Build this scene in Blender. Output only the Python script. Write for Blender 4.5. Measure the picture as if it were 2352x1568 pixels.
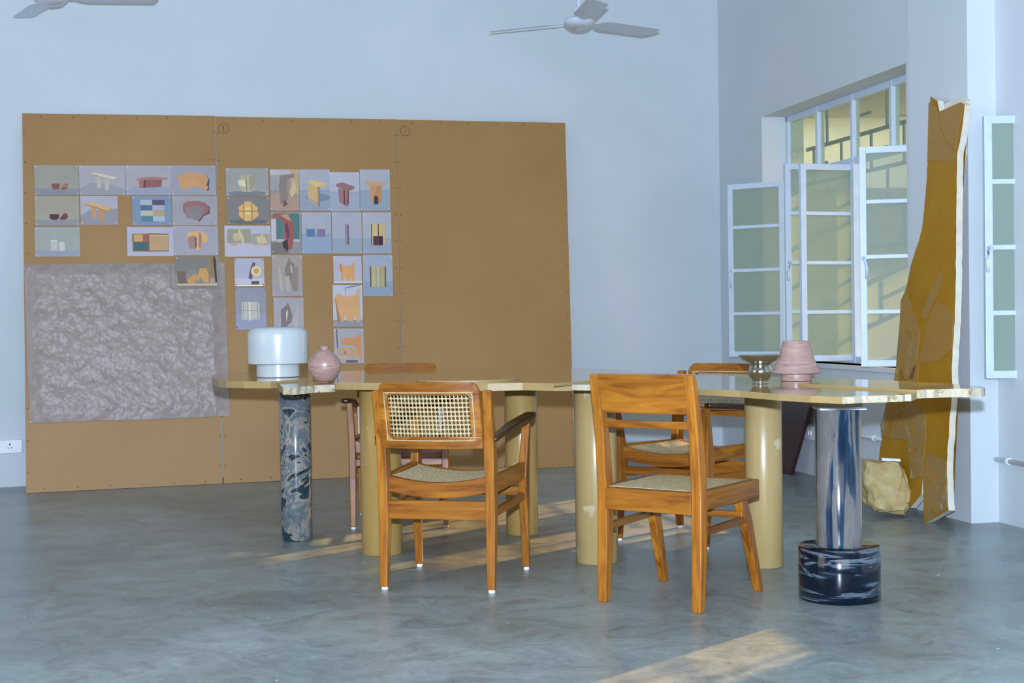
import bpy, bmesh, math, random
from mathutils import Vector, Matrix, noise
for o in list(bpy.data.objects): bpy.data.objects.remove(o)
S = bpy.context.scene
C = S.collection
R = math.radians
rnd = random.Random(4)

# ------------------------------------------------------------ camera
F_PX = 50.0/36*2352
PITCH, ROLL, EYE = math.atan(53/F_PX), 0.014, 1.0
F = Vector((0, math.cos(PITCH), -math.sin(PITCH)))
R0 = Vector((1, 0, 0)); U0 = Vector((0, math.sin(PITCH), math.cos(PITCH)))
RV = R0*math.cos(ROLL) - U0*math.sin(ROLL)
UV = R0*math.sin(ROLL) + U0*math.cos(ROLL)
EYEP = Vector((0, 0, EYE))
cam = bpy.data.cameras.new('camera'); cam.lens = 50; cam.sensor_width = 36
cam.clip_start = 0.05; cam.clip_end = 200
camo = bpy.data.objects.new('camera', cam); C.objects.link(camo)
M = Matrix((RV, UV, -F)).transposed().to_4x4(); M.translation = EYEP
camo.matrix_world = M
S.camera = camo

# ------------------------------------------------------------ light
S.view_settings.view_transform = 'Standard'; S.view_settings.look = 'None'
S.view_settings.gamma = 1; S.view_settings.use_curve_mapping = False
S.view_settings.exposure = -0.31
w = bpy.data.worlds.new('sky'); S.world = w; w.use_nodes = True
bgn = w.node_tree.nodes['Background']
bgn.inputs[0].default_value = (1.0, 0.93, 0.78, 1); bgn.inputs[1].default_value = 2.3
FLASH_W, SUN_W, FILL_W = 1950.0, 11.0, 32.0
fl = bpy.data.lights.new('camera_flash', 'SPOT'); fl.spot_size = R(92); fl.spot_blend = .35; fl.energy = FLASH_W; fl.color = (0.76, 0.95, 1.27)
fl.shadow_soft_size = 0.022
flo = bpy.data.objects.new('camera_flash', fl); C.objects.link(flo); flo.location = (0, -0.03, EYE+0.15)
flo.rotation_euler = (F+Vector((.01, 0, .035))).to_track_quat('-Z', 'Y').to_euler()
SUND = Vector((-0.68, -0.73, -0.43)).normalized()
sun = bpy.data.lights.new('sun', 'SUN'); sun.energy = SUN_W; sun.color = (1, .55, .18); sun.angle = R(.9)
suno = bpy.data.objects.new('sun', sun); C.objects.link(suno)
suno.rotation_euler = SUND.to_track_quat('-Z', 'Y').to_euler()
def area(name, loc, target, sx, sy, e, col):
    a = bpy.data.lights.new(name, 'AREA'); a.shape = 'RECTANGLE'; a.size = sx; a.size_y = sy
    a.energy = e; a.color = col
    o = bpy.data.objects.new(name, a); C.objects.link(o); o.location = loc
    o.rotation_euler = (Vector(target)-Vector(loc)).to_track_quat('-Z', 'Y').to_euler()
# added ambient fill lights, set at invented openings in the left and rear walls
area('fill_left', (-5.2, 2.0, 2.2), (2, 5.5, 1.6), 3.4, 2.4, FILL_W, (1, .93, .80))
area('fill_rear', (0.5, -2.35, 2.4), (0.5, 6, 2.0), 5.0, 2.0, FILL_W*1.3, (1, .93, .80))

# ------------------------------------------------------------ projection helpers
def ray(px, py):
    return (F*F_PX + RV*(px-1176) + UV*(784-py)).normalized()
def on_z(px, py, z=0.0):
    d = ray(px, py); return EYEP + d*((z-EYE)/d.z)
def on_plane(px, py, p, n):
    d = ray(px, py); return EYEP + d*((p-EYEP).dot(n)/d.dot(n))
def at_depth(px, py, y):
    d = ray(px, py); return EYEP + d*(y/d.y)

# ------------------------------------------------------------ materials
def lin(c): return tuple(((v/255)/12.92 if v/255 <= .04045 else ((v/255+.055)/1.055)**2.4) for v in c)
_m = {}
def new_mat(name):
    m = bpy.data.materials.new(name); m.use_nodes = True
    nt = m.node_tree; b = nt.nodes['Principled BSDF']
    return m, nt, b
def pmat(name, col, rough=.5, metal=0, spec=.5, var=.06, scale=8, bump=0, coat=0):
    """plain surface with a little procedural colour variation"""
    if name in _m: return _m[name]
    m, nt, b = new_mat(name)
    tc = nt.nodes.new('ShaderNodeTexCoord'); n = nt.nodes.new('ShaderNodeTexNoise')
    n.inputs['Scale'].default_value = scale; n.inputs['Detail'].default_value = 5
    nt.links.new(tc.outputs['Object'], n.inputs['Vector'])
    r = nt.nodes.new('ShaderNodeValToRGB')
    r.color_ramp.elements[0].position = .3; r.color_ramp.elements[1].position = .7
    r.color_ramp.elements[0].color = (*[max(0, c*(1-var)) for c in col], 1)
    r.color_ramp.elements[1].color = (*[min(1, c*(1+var)) for c in col], 1)
    nt.links.new(n.outputs['Fac'], r.inputs['Fac']); nt.links.new(r.outputs[0], b.inputs['Base Color'])
    b.inputs['Roughness'].default_value = rough; b.inputs['Metallic'].default_value = metal
    b.inputs['Specular IOR Level'].default_value = spec; b.inputs['Coat Weight'].default_value = coat
    if bump:
        bp = nt.nodes.new('ShaderNodeBump'); bp.inputs['Strength'].default_value = bump; bp.inputs['Distance'].default_value = .01
        nt.links.new(n.outputs['Fac'], bp.inputs['Height']); nt.links.new(bp.outputs[0], b.inputs['Normal'])
    _m[name] = m; return m
def ramp(nt, stops):
    r = nt.nodes.new('ShaderNodeValToRGB'); e = r.color_ramp.elements
    while len(e) < len(stops): e.new(.5)
    for i, (p, c) in enumerate(stops): e[i].position = p; e[i].color = (*c, 1)
    return r
def mapping(nt, scale, coord='Object', rot=(0,0,0)):
    tc = nt.nodes.new('ShaderNodeTexCoord'); mp = nt.nodes.new('ShaderNodeMapping')
    mp.inputs['Scale'].default_value = scale; mp.inputs['Rotation'].default_value = rot
    nt.links.new(tc.outputs[coord], mp.inputs['Vector']); return mp
def noise_n(nt, vec, scale, detail=5, dist=0, rough=.5):
    n = nt.nodes.new('ShaderNodeTexNoise'); n.inputs['Scale'].default_value = scale
    n.inputs['Detail'].default_value = detail; n.inputs['Distortion'].default_value = dist
    n.inputs['Roughness'].default_value = rough
    if vec: nt.links.new(vec.outputs[0], n.inputs['Vector'])
    return n
def mix(nt, a, b, fac, mode='MIX'):
    x = nt.nodes.new('ShaderNodeMix'); x.data_type = 'RGBA'; x.blend_type = mode
    for sock, v in ((x.inputs[6], a), (x.inputs[7], b), (x.inputs[0], fac)):
        if hasattr(v, 'is_output'): nt.links.new(v, sock)
        elif isinstance(v, (int, float)): sock.default_value = v
        else: sock.default_value = (*v, 1)
    return x.outputs[2]
def wood(axis, tone=1.0, tag=''):
    name = 'teak_' + axis + tag
    if name in _m: return _m[name]
    m, nt, b = new_mat(name)
    sc = {'x': (1.5, 22, 22), 'y': (22, 1.5, 22), 'z': (22, 22, 1.5)}[axis]
    mp = mapping(nt, sc); n = noise_n(nt, mp, 1.6, 6, 1.2, .6)
    mp2 = mapping(nt, tuple(v*.22 for v in sc)); n2 = noise_n(nt, mp2, 1.4, 3, .6)
    k = tone
    r = ramp(nt, [(.30, (.17*k, .046*k, .003*k)), (.5, (.35*k, .122*k, .008*k)), (.72, (.46*k, .185*k, .016*k))])
    nt.links.new(n.outputs['Fac'], r.inputs[0])
    r2 = ramp(nt, [(.35, (.66, .60, .55)), (.65, (1.08, 1.08, 1.1))]); nt.links.new(n2.outputs['Fac'], r2.inputs[0])
    nt.links.new(mix(nt, r.outputs[0], r2.outputs[0], 1.0, 'MULTIPLY'), b.inputs['Base Color'])
    b.inputs['Roughness'].default_value = .33; b.inputs['Specular IOR Level'].default_value = .45
    bp = nt.nodes.new('ShaderNodeBump'); bp.inputs['Strength'].default_value = .12; bp.inputs['Distance'].default_value = .002
    nt.links.new(n.outputs['Fac'], bp.inputs['Height']); nt.links.new(bp.outputs[0], b.inputs['Normal'])
    _m[name] = m; return m
def stone(name, cols, scale=3, rough=.2, dist=.6, spots=None, spec=.5, detail=8):
    if name in _m: return _m[name]
    m, nt, b = new_mat(name)
    mp = mapping(nt, (1, 1, 1)); n = noise_n(nt, mp, scale, detail, dist, .62)
    r = ramp(nt, [(.28+.44*i/(len(cols)-1), c) for i, c in enumerate(cols)])
    nt.links.new(n.outputs['Fac'], r.inputs[0]); out = r.outputs[0]
    if spots:
        n3 = noise_n(nt, mp, 9, 4, .3, .5); r3 = ramp(nt, [(.655, (0, 0, 0)), (.70, (1, 1, 1))])
        nt.links.new(n3.outputs['Fac'], r3.inputs[0])
        out = mix(nt, out, spots, r3.outputs[0])
        n4 = noise_n(nt, mp, 60, 3); r4 = ramp(nt, [(.73, (0, 0, 0)), (.76, (1, 1, 1))])
        nt.links.new(n4.outputs['Fac'], r4.inputs[0]); out = mix(nt, out, spots, r4.outputs[0])
    nt.links.new(out, b.inputs['Base Color'])
    b.inputs['Roughness'].default_value = rough; b.inputs['Specular IOR Level'].default_value = spec
    _m[name] = m; return m
def marble(name, cols, sc, wscale, dist, rough=.12, nscale=1.6):
    m, nt, b = new_mat(name)
    mp = mapping(nt, sc); n = noise_n(nt, mp, nscale, 4, dist, .5)
    mu = nt.nodes.new('ShaderNodeMath'); mu.operation = 'MULTIPLY'; mu.inputs[1].default_value = wscale
    nt.links.new(n.outputs['Fac'], mu.inputs[0])
    sn = nt.nodes.new('ShaderNodeMath'); sn.operation = 'SINE'; nt.links.new(mu.outputs[0], sn.inputs[0])
    ma = nt.nodes.new('ShaderNodeMath'); ma.operation = 'MULTIPLY_ADD'; ma.inputs[1].default_value = .5; ma.inputs[2].default_value = .5
    nt.links.new(sn.outputs[0], ma.inputs[0])
    r = ramp(nt, cols); nt.links.new(ma.outputs[0], r.inputs[0])
    n2 = noise_n(nt, mp, 26, 4); r2 = ramp(nt, [(.3, (.75, .75, .78)), (.7, (1.15, 1.15, 1.12))]); nt.links.new(n2.outputs['Fac'], r2.inputs[0])
    nt.links.new(mix(nt, r.outputs[0], r2.outputs[0], 1.0, 'MULTIPLY'), b.inputs['Base Color'])
    b.inputs['Roughness'].default_value = rough
    return m
# plaster
def plaster():
    m, nt, b = new_mat('white_plaster')
    mp = mapping(nt, (1, 1, 1)); n = noise_n(nt, mp, 1.3, 6, .3)
    r = ramp(nt, [(.3, (.60, .66, .68)), (.7, (.66, .70, .74))]); nt.links.new(n.outputs['Fac'], r.inputs[0])
    nt.links.new(r.outputs[0], b.inputs['Base Color']); b.inputs['Roughness'].default_value = .6
    b.inputs['Specular IOR Level'].default_value = .3
    n2 = noise_n(nt, mp, 9, 8); bp = nt.nodes.new('ShaderNodeBump'); bp.inputs['Strength'].default_value = .12; bp.inputs['Distance'].default_value = .02
    nt.links.new(n2.outputs['Fac'], bp.inputs['Height']); nt.links.new(bp.outputs[0], b.inputs['Normal'])
    return m
def concrete():
    m, nt, b = new_mat('polished_concrete')
    mp = mapping(nt, (1, 1, 1))
    n = noise_n(nt, mp, .9, 8, .5, .6); n2 = noise_n(nt, mp, 5, 9, 1.5, .68); n3 = noise_n(nt, mp, 42, 6, .4)
    r = ramp(nt, [(.32, (.155, .162, .150)), (.5, (.215, .232, .220)), (.68, (.285, .305, .292))]); nt.links.new(n.outputs['Fac'], r.inputs[0])
    r2 = ramp(nt, [(.30, (.62, .63, .64)), (.5, (1, 1, 1)), (.72, (1.28, 1.26, 1.22))]); nt.links.new(n2.outputs['Fac'], r2.inputs[0])
    r3 = ramp(nt, [(.3, (.86, .86, .86)), (.7, (1.10, 1.10, 1.10))]); nt.links.new(n3.outputs['Fac'], r3.inputs[0])
    a = mix(nt, r.outputs[0], r2.outputs[0], 1.0, 'MULTIPLY'); a = mix(nt, a, r3.outputs[0], 1.0, 'MULTIPLY')
    n4 = noise_n(nt, mp, 2.1, 3, .8); r4 = ramp(nt, [(.60, (0, 0, 0)), (.75, (.25, .25, .25))]); nt.links.new(n4.outputs['Fac'], r4.inputs[0])
    a = mix(nt, a, (.30, .22, .13), r4.outputs[0])
    # pale scuffs and chips
    n5 = noise_n(nt, mp, 17, 2, .2); r5 = ramp(nt, [(.765, (0, 0, 0)), (.78, (1, 1, 1))]); nt.links.new(n5.outputs['Fac'], r5.inputs[0])
    a = mix(nt, a, (.55, .58, .55), r5.outputs[0])
    a = mix(nt, a, (1.17, 1.28, 1.32), 1.0, 'MULTIPLY')
    nt.links.new(a, b.inputs['Base Color'])
    rr = ramp(nt, [(.3, (.26,)*3), (.7, (.42,)*3)]); nt.links.new(n2.outputs['Fac'], rr.inputs[0])
    nt.links.new(rr.outputs[0], b.inputs['Roughness']); b.inputs['Specular IOR Level'].default_value = .5
    bp = nt.nodes.new('ShaderNodeBump'); bp.inputs['Strength'].default_value = .08; bp.inputs['Distance'].default_value = .01
    nt.links.new(n2.outputs['Fac'], bp.inputs['Height']); nt.links.new(bp.outputs[0], b.inputs['Normal'])
    return m
def frosted(name='frosted_glass', clear=.50):
    m, nt, b = new_mat(name); nt.nodes.remove(b)
    out = nt.nodes['Material Output']
    tr = nt.nodes.new('ShaderNodeBsdfTransparent'); tr.inputs[0].default_value = (.86, .93, .86, 1)
    tl = nt.nodes.new('ShaderNodeBsdfTranslucent'); tl.inputs[0].default_value = (.72, .78, .66, 1)
    df = nt.nodes.new('ShaderNodeBsdfDiffuse'); df.inputs[0].default_value = (.42, .50, .44, 1)
    gl = nt.nodes.new('ShaderNodeBsdfGlossy'); gl.inputs['Roughness'].default_value = .65
    gl.inputs[0].default_value = (.9, .95, 1, 1)
    a1 = nt.nodes.new('ShaderNodeMixShader'); a1.inputs[0].default_value = .78
    nt.links.new(tl.outputs[0], a1.inputs[1]); nt.links.new(df.outputs[0], a1.inputs[2])
    a2 = nt.nodes.new('ShaderNodeMixShader'); a2.inputs[0].default_value = clear
    nt.links.new(a1.outputs[0], a2.inputs[1]); nt.links.new(tr.outputs[0], a2.inputs[2])
    a3 = nt.nodes.new('ShaderNodeMixShader'); a3.inputs[0].default_value = .02
    nt.links.new(a2.outputs[0], a3.inputs[1]); nt.links.new(gl.outputs[0], a3.inputs[2])
    nt.links.new(a3.outputs[0], out.inputs[0]); return m
WALL, FLOOR, GLASS = plaster(), concrete(), frosted()
GLASS_BLOCK = frosted('sun_blocking_glass', .06)  # nearly opaque, made to hold back the sun in the second window
GLASS_TOP = frosted('thin_frosted_glass', .82)
FRAME = pmat('pale_blue_painted_steel', (.60, .70, .82), .4, var=.05, scale=14)
WHITE = pmat('white_plastic', (.80, .83, .86), .35, var=.02)
CANE = pmat('natural_cane', (.50, .385, .20), .55, var=.18, scale=60)
CANE_S = pmat('greyed_seat_cane', (.50, .39, .22), .8, spec=.1, var=.2, scale=60)
YST2 = stone('tan_limestone', [(.36, .24, .085), (.41, .285, .11), (.45, .32, .14)], 2.2, .30, .5, spots=(.55, .45, .26))
YST = stone('yellow_limestone', [(.32, .19, .045), (.37, .23, .065), (.43, .28, .09)], 2.2, .30, .5, spots=(.66, .55, .33))
TOPST = stone('polished_yellow_limestone', [(.36, .235, .085), (.43, .29, .12), (.47, .33, .15)], 2.5, .07, .8, spec=.8)
ROUGHST = stone('broken_pale_stone', [(.12, .065, .02), (.42, .34, .20), (.50, .45, .34), (.20, .11, .035)], 26, .8, 1.2)
EDGE = stone('sawn_stone_edge', [(.30, .195, .065), (.37, .255, .10), (.33, .22, .08)], 12, .45, .5)

# ------------------------------------------------------------ mesh helpers
def tag(o, label=None, cat=None, group=None, kind=None):
    if label: o['label'] = label
    if cat: o['category'] = cat
    if group: o['group'] = group
    if kind: o['kind'] = kind
    return o
def obj(name, bm, mats, parent=None, bevel=0, smooth=False, sub=0, solid=0, auto=None):
    bmesh.ops.recalc_face_normals(bm, faces=bm.faces)
    me = bpy.data.meshes.new(name); bm.to_mesh(me); bm.free()
    for m in (mats if isinstance(mats, (list, tuple)) else [mats]): me.materials.append(m)
    o = bpy.data.objects.new(name, me); C.objects.link(o)
    if parent: o.parent = parent
    if smooth: me.shade_smooth()
    if auto is not None:
        me.shade_smooth(); me.set_sharp_from_angle(angle=R(auto))
    if solid:
        s = o.modifiers.new('s', 'SOLIDIFY'); s.thickness = solid; s.offset = 0
    if bevel:
        b = o.modifiers.new('b', 'BEVEL'); b.width = bevel; b.segments = 2; b.limit_method = 'ANGLE'; b.angle_limit = R(40)
    if sub:
        s = o.modifiers.new('u', 'SUBSURF'); s.levels = sub; s.render_levels = sub
    return o
def empty(name, loc=(0,0,0), rz=0, parent=None):
    o = bpy.data.objects.new(name, None); C.objects.link(o); o.location = loc; o.rotation_euler = (0, 0, rz)
    o.empty_display_size = .1
    if parent: o.parent = parent
    return o
def nb(): return bmesh.new()
def hexa(bm, p):
    v = [bm.verts.new(q) for q in p]
    for f in ((0,1,2,3), (7,6,5,4), (0,4,5,1), (1,5,6,2), (2,6,7,3), (3,7,4,0)): bm.faces.new([v[i] for i in f])
def box(bm, x0, x1, y0, y1, z0, z1):
    hexa(bm, [(x0,y0,z0),(x1,y0,z0),(x1,y1,z0),(x0,y1,z0),(x0,y0,z1),(x1,y0,z1),(x1,y1,z1),(x0,y1,z1)])
def chain(bm, secs):
    """secs: list of (centre, width vector, depth vector) -> lofted rectangular bar"""
    rings = []
    for c, a, b in secs:
        c, a, b = Vector(c), Vector(a)/2, Vector(b)/2
        rings.append([bm.verts.new(q) for q in (c-a-b, c+a-b, c+a+b, c-a+b)])
    for r0, r1 in zip(rings, rings[1:]):
        for i in range(4): bm.faces.new((r0[i], r0[(i+1)%4], r1[(i+1)%4], r1[i]))
    bm.faces.new(rings[0]); bm.faces.new(rings[-1][::-1])
def tube(bm, pts, r, n=8, closed=False):
    pts = [Vector(p) for p in pts]; rings = []
    for i, p in enumerate(pts):
        a = pts[i-1] if (i or closed) else p; b = pts[(i+1) % len(pts)] if (i < len(pts)-1 or closed) else p
        t = (b-a).normalized(); up = Vector((0,0,1)) if abs(t.z) < .95 else Vector((1,0,0))
        s = t.cross(up).normalized(); u = s.cross(t)
        rr = r[i] if isinstance(r, (list, tuple)) else r
        rings.append([bm.verts.new(p + s*rr*math.cos(k*2*math.pi/n) + u*rr*math.sin(k*2*math.pi/n)) for k in range(n)])
    pr = list(zip(rings, rings[1:])) + ([(rings[-1], rings[0])] if closed else [])
    for r0, r1 in pr:
        for k in range(n): bm.faces.new((r0[k], r0[(k+1)%n], r1[(k+1)%n], r1[k]))
    if not closed: bm.faces.new(rings[0]); bm.faces.new(rings[-1][::-1])
def lathe(bm, prof, n=64, c=(0,0,0), cap=True):
    rings = []
    for r, z in prof:
        rings.append([bm.verts.new((c[0]+r*math.cos(2*math.pi*k/n), c[1]+r*math.sin(2*math.pi*k/n), c[2]+z)) for k in range(n)])
    for r0, r1 in zip(rings, rings[1:]):
        for k in range(n): bm.faces.new((r0[k], r0[(k+1)%n], r1[(k+1)%n], r1[k]))
    if cap: bm.faces.new(rings[0]); bm.faces.new(rings[-1])
def bez(prof, n=6):
    """Catmull-Rom through profile points"""
    P = [prof[0]] + list(prof) + [prof[-1]]; out = []
    for i in range(1, len(P)-2):
        for k in range(n):
            t = k/n
            out.append(tuple(.5*((2*P[i][j]) + (-P[i-1][j]+P[i+1][j])*t + (2*P[i-1][j]-5*P[i][j]+4*P[i+1][j]-P[i+2][j])*t*t + (-P[i-1][j]+3*P[i][j]-3*P[i+1][j]+P[i+2][j])*t**3) for j in (0, 1)))
    return out + [tuple(prof[-1])]
def extrude_poly(bm, pts, vec, side=0, top=0, flags=None):
    a = [bm.verts.new(p) for p in pts]; b = [bm.verts.new(Vector(p)+Vector(vec)) for p in pts]
    f = bm.faces.new(a); f.material_index = top; f2 = bm.faces.new(b[::-1]); f2.material_index = top
    for i in range(len(a)):
        g = bm.faces.new((a[i], b[i], b[(i+1)%len(a)], a[(i+1)%len(a)])); g.material_index = flags[i] if flags else side
def struct(name, bm, m, **k):
    return tag(obj(name, bm, m, **k), kind='structure')

# ------------------------------------------------------------ room
H = 4.0
LW = Vector((-3.09, 8.81, 0)); CR = Vector((1.528, 10.38, 0))
BD = (CR-LW).normalized(); BN = Vector((BD.y, -BD.x, 0))          # back wall, normal into the room
WB = Vector((2.30, 6.76, 0)); WD = (WB-CR).normalized(); WN = Vector((-WD.y, WD.x, 0))
if WN.x > 0: WN = -WN
T = .30
FAR_L = LW - BD*2.6
NEAR = WB + WD*9.8
REAR_Y = -2.6
def slab_on(p, d, n, a, b, z0, z1, depth):
    """box lying against plane p,d: from a to b along d, z0..z1, going out (-n) by depth (or in if negative)"""
    bm = nb(); _slab(bm, p, d, n, a, b, z0, z1, depth); return bm
def _slab(bm, p, d, n, a, b, z0, z1, depth, off=0):
    A = p+d*a+n*off; B = p+d*b+n*off; Z = Vector((0,0,1)); q = -n*depth
    hexa(bm, [A+Z*z0, B+Z*z0, B+q+Z*z0, A+q+Z*z0, A+Z*z1, B+Z*z1, B+q+Z*z1, A+q+Z*z1])
bm = nb(); box(bm, -7, 6.5, REAR_Y-.5, 12.5, -.12, 0); struct('floor', bm, FLOOR)
bm = nb(); box(bm, -7, 6.5, REAR_Y-.5, 12.5, H, H+.15); struct('ceiling', bm, WALL)
L_back = (CR-FAR_L).length
struct('wall_back', slab_on(FAR_L, BD, BN, -.3, L_back+.6, 0, H, T), WALL)
# right wall with two window openings (distances along WD from the corner)
def along(px, off=0.0):
    p = on_plane(px, 500, CR - WN*off, WN); return (p-CR).dot(WD)
W1A, W1B, ZS, ZT = along(1752), 0, .70, 2.33
W1B = W1A + 2.02
LWB = (WB-CR).length
W2A, W2B = LWB + .26, LWB + 2.9
LEN = (NEAR-CR).length
bm = nb()
for a, b, z0, z1 in ((-.4, W1A, 0, H), (W1A, W1B, 0, ZS), (W1A, W1B, ZT, H), (W1B, W2A, 0, H), (W2A, W2B, 0, ZS), (W2A, W2B, ZT, H), (W2B, LEN, 0, H)):
    _slab(bm, CR, WD, WN, a, b, z0, z1, T)
struct('wall_right', bm, WALL)
PIL = .145
struct('trim_1', slab_on(CR+WN*PIL, WD, WN, LWB-.56, LWB+.015, 0, H, PIL+.01), WALL)
# unseen left and rear walls; their openings are added to let ambient light in
LX = FAR_L.x
bm = nb()
for y0, y1, z0, z1 in ((REAR_Y, .2, 0, H), (.2, 3.8, 0, .9), (.2, 3.8, 3.4, H), (3.8, 9.5, 0, H)): box(bm, LX-T, LX, y0, y1, z0, z1)
struct('wall_left', bm, WALL)
bm = nb()
for x0, x1, z0, z1 in ((-6, -2.2, 0, H), (-2.2, 3.2, 0, 1.2), (-2.2, 3.2, 3.5, H), (3.2, 6, 0, H)): box(bm, x0, x1, REAR_Y-T, REAR_Y, z0, z1)
struct('wall_rear', bm, WALL)

# ------------------------------------------------------------ windows
FO = .19                                                            # frame set back in the wall
FP = CR - WN*FO
Z3 = Vector((0,0,1))
def bar(bm, p0, p1, w=.035, d=.03, n=None):
    p0, p1 = Vector(p0), Vector(p1); t = (p1-p0).normalized()
    n = Vector(n) if n is not None else WN
    s = t.cross(n).normalized(); chain(bm, [(p0, s*w, n*d), (p1, s*w, n*d)])
ZTR = 1.925
def window(name, a, b, n, top=None, closed=()):
    e = empty(name, FP+WD*a+Z3*ZS); e['kind'] = 'structure'
    base = FP+WD*a; wd = b-a
    bm = nb(); loc = lambda u, z: WD*u + Z3*(z-ZS)
    for z in (ZS+.02, ZT-.02, ZTR): bar(bm, loc(0, z), loc(wd, z), .04, .045)
    for u in (.02, wd-.02): bar(bm, loc(u, ZS), loc(u, ZT), .04, .045)
    for k in range(1, n):
        u = wd*k/n; bar(bm, loc(u, ZTR), loc(u, ZT), .034, .05)
        if k % 2 == 0: bar(bm, loc(u, ZS), loc(u, ZTR), .05, .05)
    obj('window_frame', bm, FRAME, e, bevel=.003)
    for k in range(n):
        bm = nb(); u0, u1 = wd*k/n+.015, wd*(k+1)/n-.015
        hexa(bm, [loc(u0, ZTR)+WN*.002, loc(u1, ZTR)+WN*.002, loc(u1, ZTR)-WN*.002, loc(u0, ZTR)-WN*.002,
                  loc(u0, ZT)+WN*.002, loc(u1, ZT)+WN*.002, loc(u1, ZT)-WN*.002, loc(u0, ZT)-WN*.002])
        obj('pane', bm, top or GLASS_TOP, e)
    for u0, u1, ztr in closed:
        bm = nb(); hexa(bm, [loc(u0, ZS+.02), loc(u1, ZS+.02), loc(u1, ZS+.02)-WN*.004, loc(u0, ZS+.02)-WN*.004, loc(u0, ztr), loc(u1, ztr), loc(u1, ztr)-WN*.004, loc(u0, ztr)-WN*.004]); obj('pane', bm, GLASS_BLOCK, e)
    bm = nb(); _slab(bm, Vector(), WD, WN, 0, wd, -.03, 0.0, .16, off=.19+.012)
    obj('window_sill', bm, FRAME if False else WALL, e, bevel=.004)
    # steel grille outside: long rails with short staggered uprights
    g = nb(); off = -WN*.13
    zz = [2.11-.235*i for i in range(-1, 6)]
    for i, z in enumerate(zz):
        if z < ZT: bar(g, loc(0, z)+off, loc(wd, z)+off, .024, .012)
        for j in range(int(wd/.42)+1):
            u = .12+.42*j+(.21 if i % 2 else 0)
            if u < wd: bar(g, loc(u, z)+off, loc(u, min(z+.235, ZT))+off, .018, .012)
            if u+.21 < wd and z+.12 < ZT and (i+j) % 2 == 0: bar(g, loc(u, z+.118)+off, loc(u+.21, z+.118)+off, .018, .012)
    obj('window_grille', g, pmat('grille_steel', (.25, .28, .30), .6), e)
    return e
window('window_1', W1A, W1B, 4)
window('window_2', W2A, W2B, 5, GLASS_BLOCK, [(.02, .48, 1.12)]+[(.48+.42*i, .48+.42*i+.42, ZTR) for i in range(5)])  # unseen panes added to trim the sun patch on the floor
def casement(hinge, free, z0, z1, label, back_bars=False, handle=None, hs=1):
    hinge, free = Vector(hinge), Vector(free)
    e = empty('window_casement', hinge+Z3*z0); tag(e, label, 'window', 'open steel casements')
    d = (free-hinge); wd = d.length; d.normalize(); n = Vector((d.y, -d.x, 0))
    if n.y > 0: n = -n
    h = z1-z0; lc = lambda u, z: d*u + Z3*z
    bm = nb()
    for z in (.018, h-.018): bar(bm, lc(.002, z), lc(wd-.002, z), .036, .026, n)
    for u in (.018, wd-.018): bar(bm, lc(u, 0), lc(u, h), .036, .03, n)
    obj('casement_frame', bm, FRAME, e, bevel=.002)
    for k in (1, 2, 3):
        bm = nb(); bar(bm, lc(.03, h*k/4), lc(wd-.03, h*k/4), .022, .022, n); obj('glazing_bar', bm, FRAME, e, bevel=.002)
    for k in range(4):
        bm = nb(); a, b = h*k/4+.01, h*(k+1)/4-.01
        q = n*.002
        hexa(bm, [lc(.03, a)+q, lc(wd-.03, a)+q, lc(wd-.03, a)-q, lc(.03, a)-q, lc(.03, b)+q, lc(wd-.03, b)+q, lc(wd-.03, b)-q, lc(.03, b)-q])
        obj('pane', bm, GLASS, e)
    if handle is not None:
        bm = nb(); u = wd-.018; zc = h*handle
        tube(bm, [lc(u, zc)+n*.012, lc(u, zc)+n*.045], .009)
        o2 = n*.045
        tube(bm, [lc(u, zc)+o2, lc(u-.012*hs, zc-.02)+o2, lc(u-.02*hs, zc-.06)+o2, lc(u-.016*hs, zc-.115)+o2], [.007, .008, .009, .008])
        obj('handle', bm, FRAME, e, smooth=True)
    return e
def gp(px, d):
    """ground point seen in column px at distance d"""
    p = at_depth(px, 725, d); return Vector((p.x, p.y, 0))
h1 = FP+WD*(W1A+.03)+WN*.03; h2 = FP+WD*(W1A+1.01)+WN*.03; h3 = FP+WD*(W1A+1.99)+WN*.03
casement(gp(1805, 9.40), gp(1676, 9.64), .72, 1.882, 'open casement window leaf nearest the room corner, folded against the far wall', handle=.5)
casement(gp(1972, 8.84), gp(1805, 8.74), .715, 1.925, 'open casement leaf partly hidden behind its neighbour in the middle of the window', handle=.5, hs=-1)
casement(gp(1976, 8.68), gp(1840, 8.56), .715, 1.905, 'open casement leaf in the middle of the window, directly behind the pink lamp', handle=None)
casement(h3+WN*.02, gp(1977, 7.76), .71, 1.905, 'tallest looking open casement leaf, cut off by the pillar beside the leaning yellow slab', handle=.495, hs=1)
casement(gp(2352, 6.60)+Vector((.22, 0, 0)), gp(2262, 6.60), .69, 1.905, 'open casement window leaf at the right edge, to the right of the pillar', handle=.5, hs=-1)
# ledge of a neighbouring building seen through the glass
bl = empty('neighbouring_building', (7, 22, 0)); tag(bl, 'pale building outside, seen faintly through the frosted window glass', 'building')
bm = nb(); box(bm, -6, 9, -2, 3, 2.75, 3.75); obj('wall', bm, pmat('cream_render', (.85, .80, .70), .8), bl)
bm = nb(); box(bm, -6, 9, -2.05, 3, 0, 2.75); obj('plinth', bm, pmat('brown_grey_render', (.19, .17, .14), .8), bl)
bm = nb(); box(bm, -6, 9, -2.3, 3, 3.75, 5.0); obj('parapet', bm, pmat('grey_parapet', (.26, .27, .24), .8), bl)
bm = nb(); box(bm, 4.2, 30, -6, 26, -.14, -.02)
tag(obj('ground', bm, pmat('dry_earth', (.45, .38, .28), .9, scale=2)), kind='structure')
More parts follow.
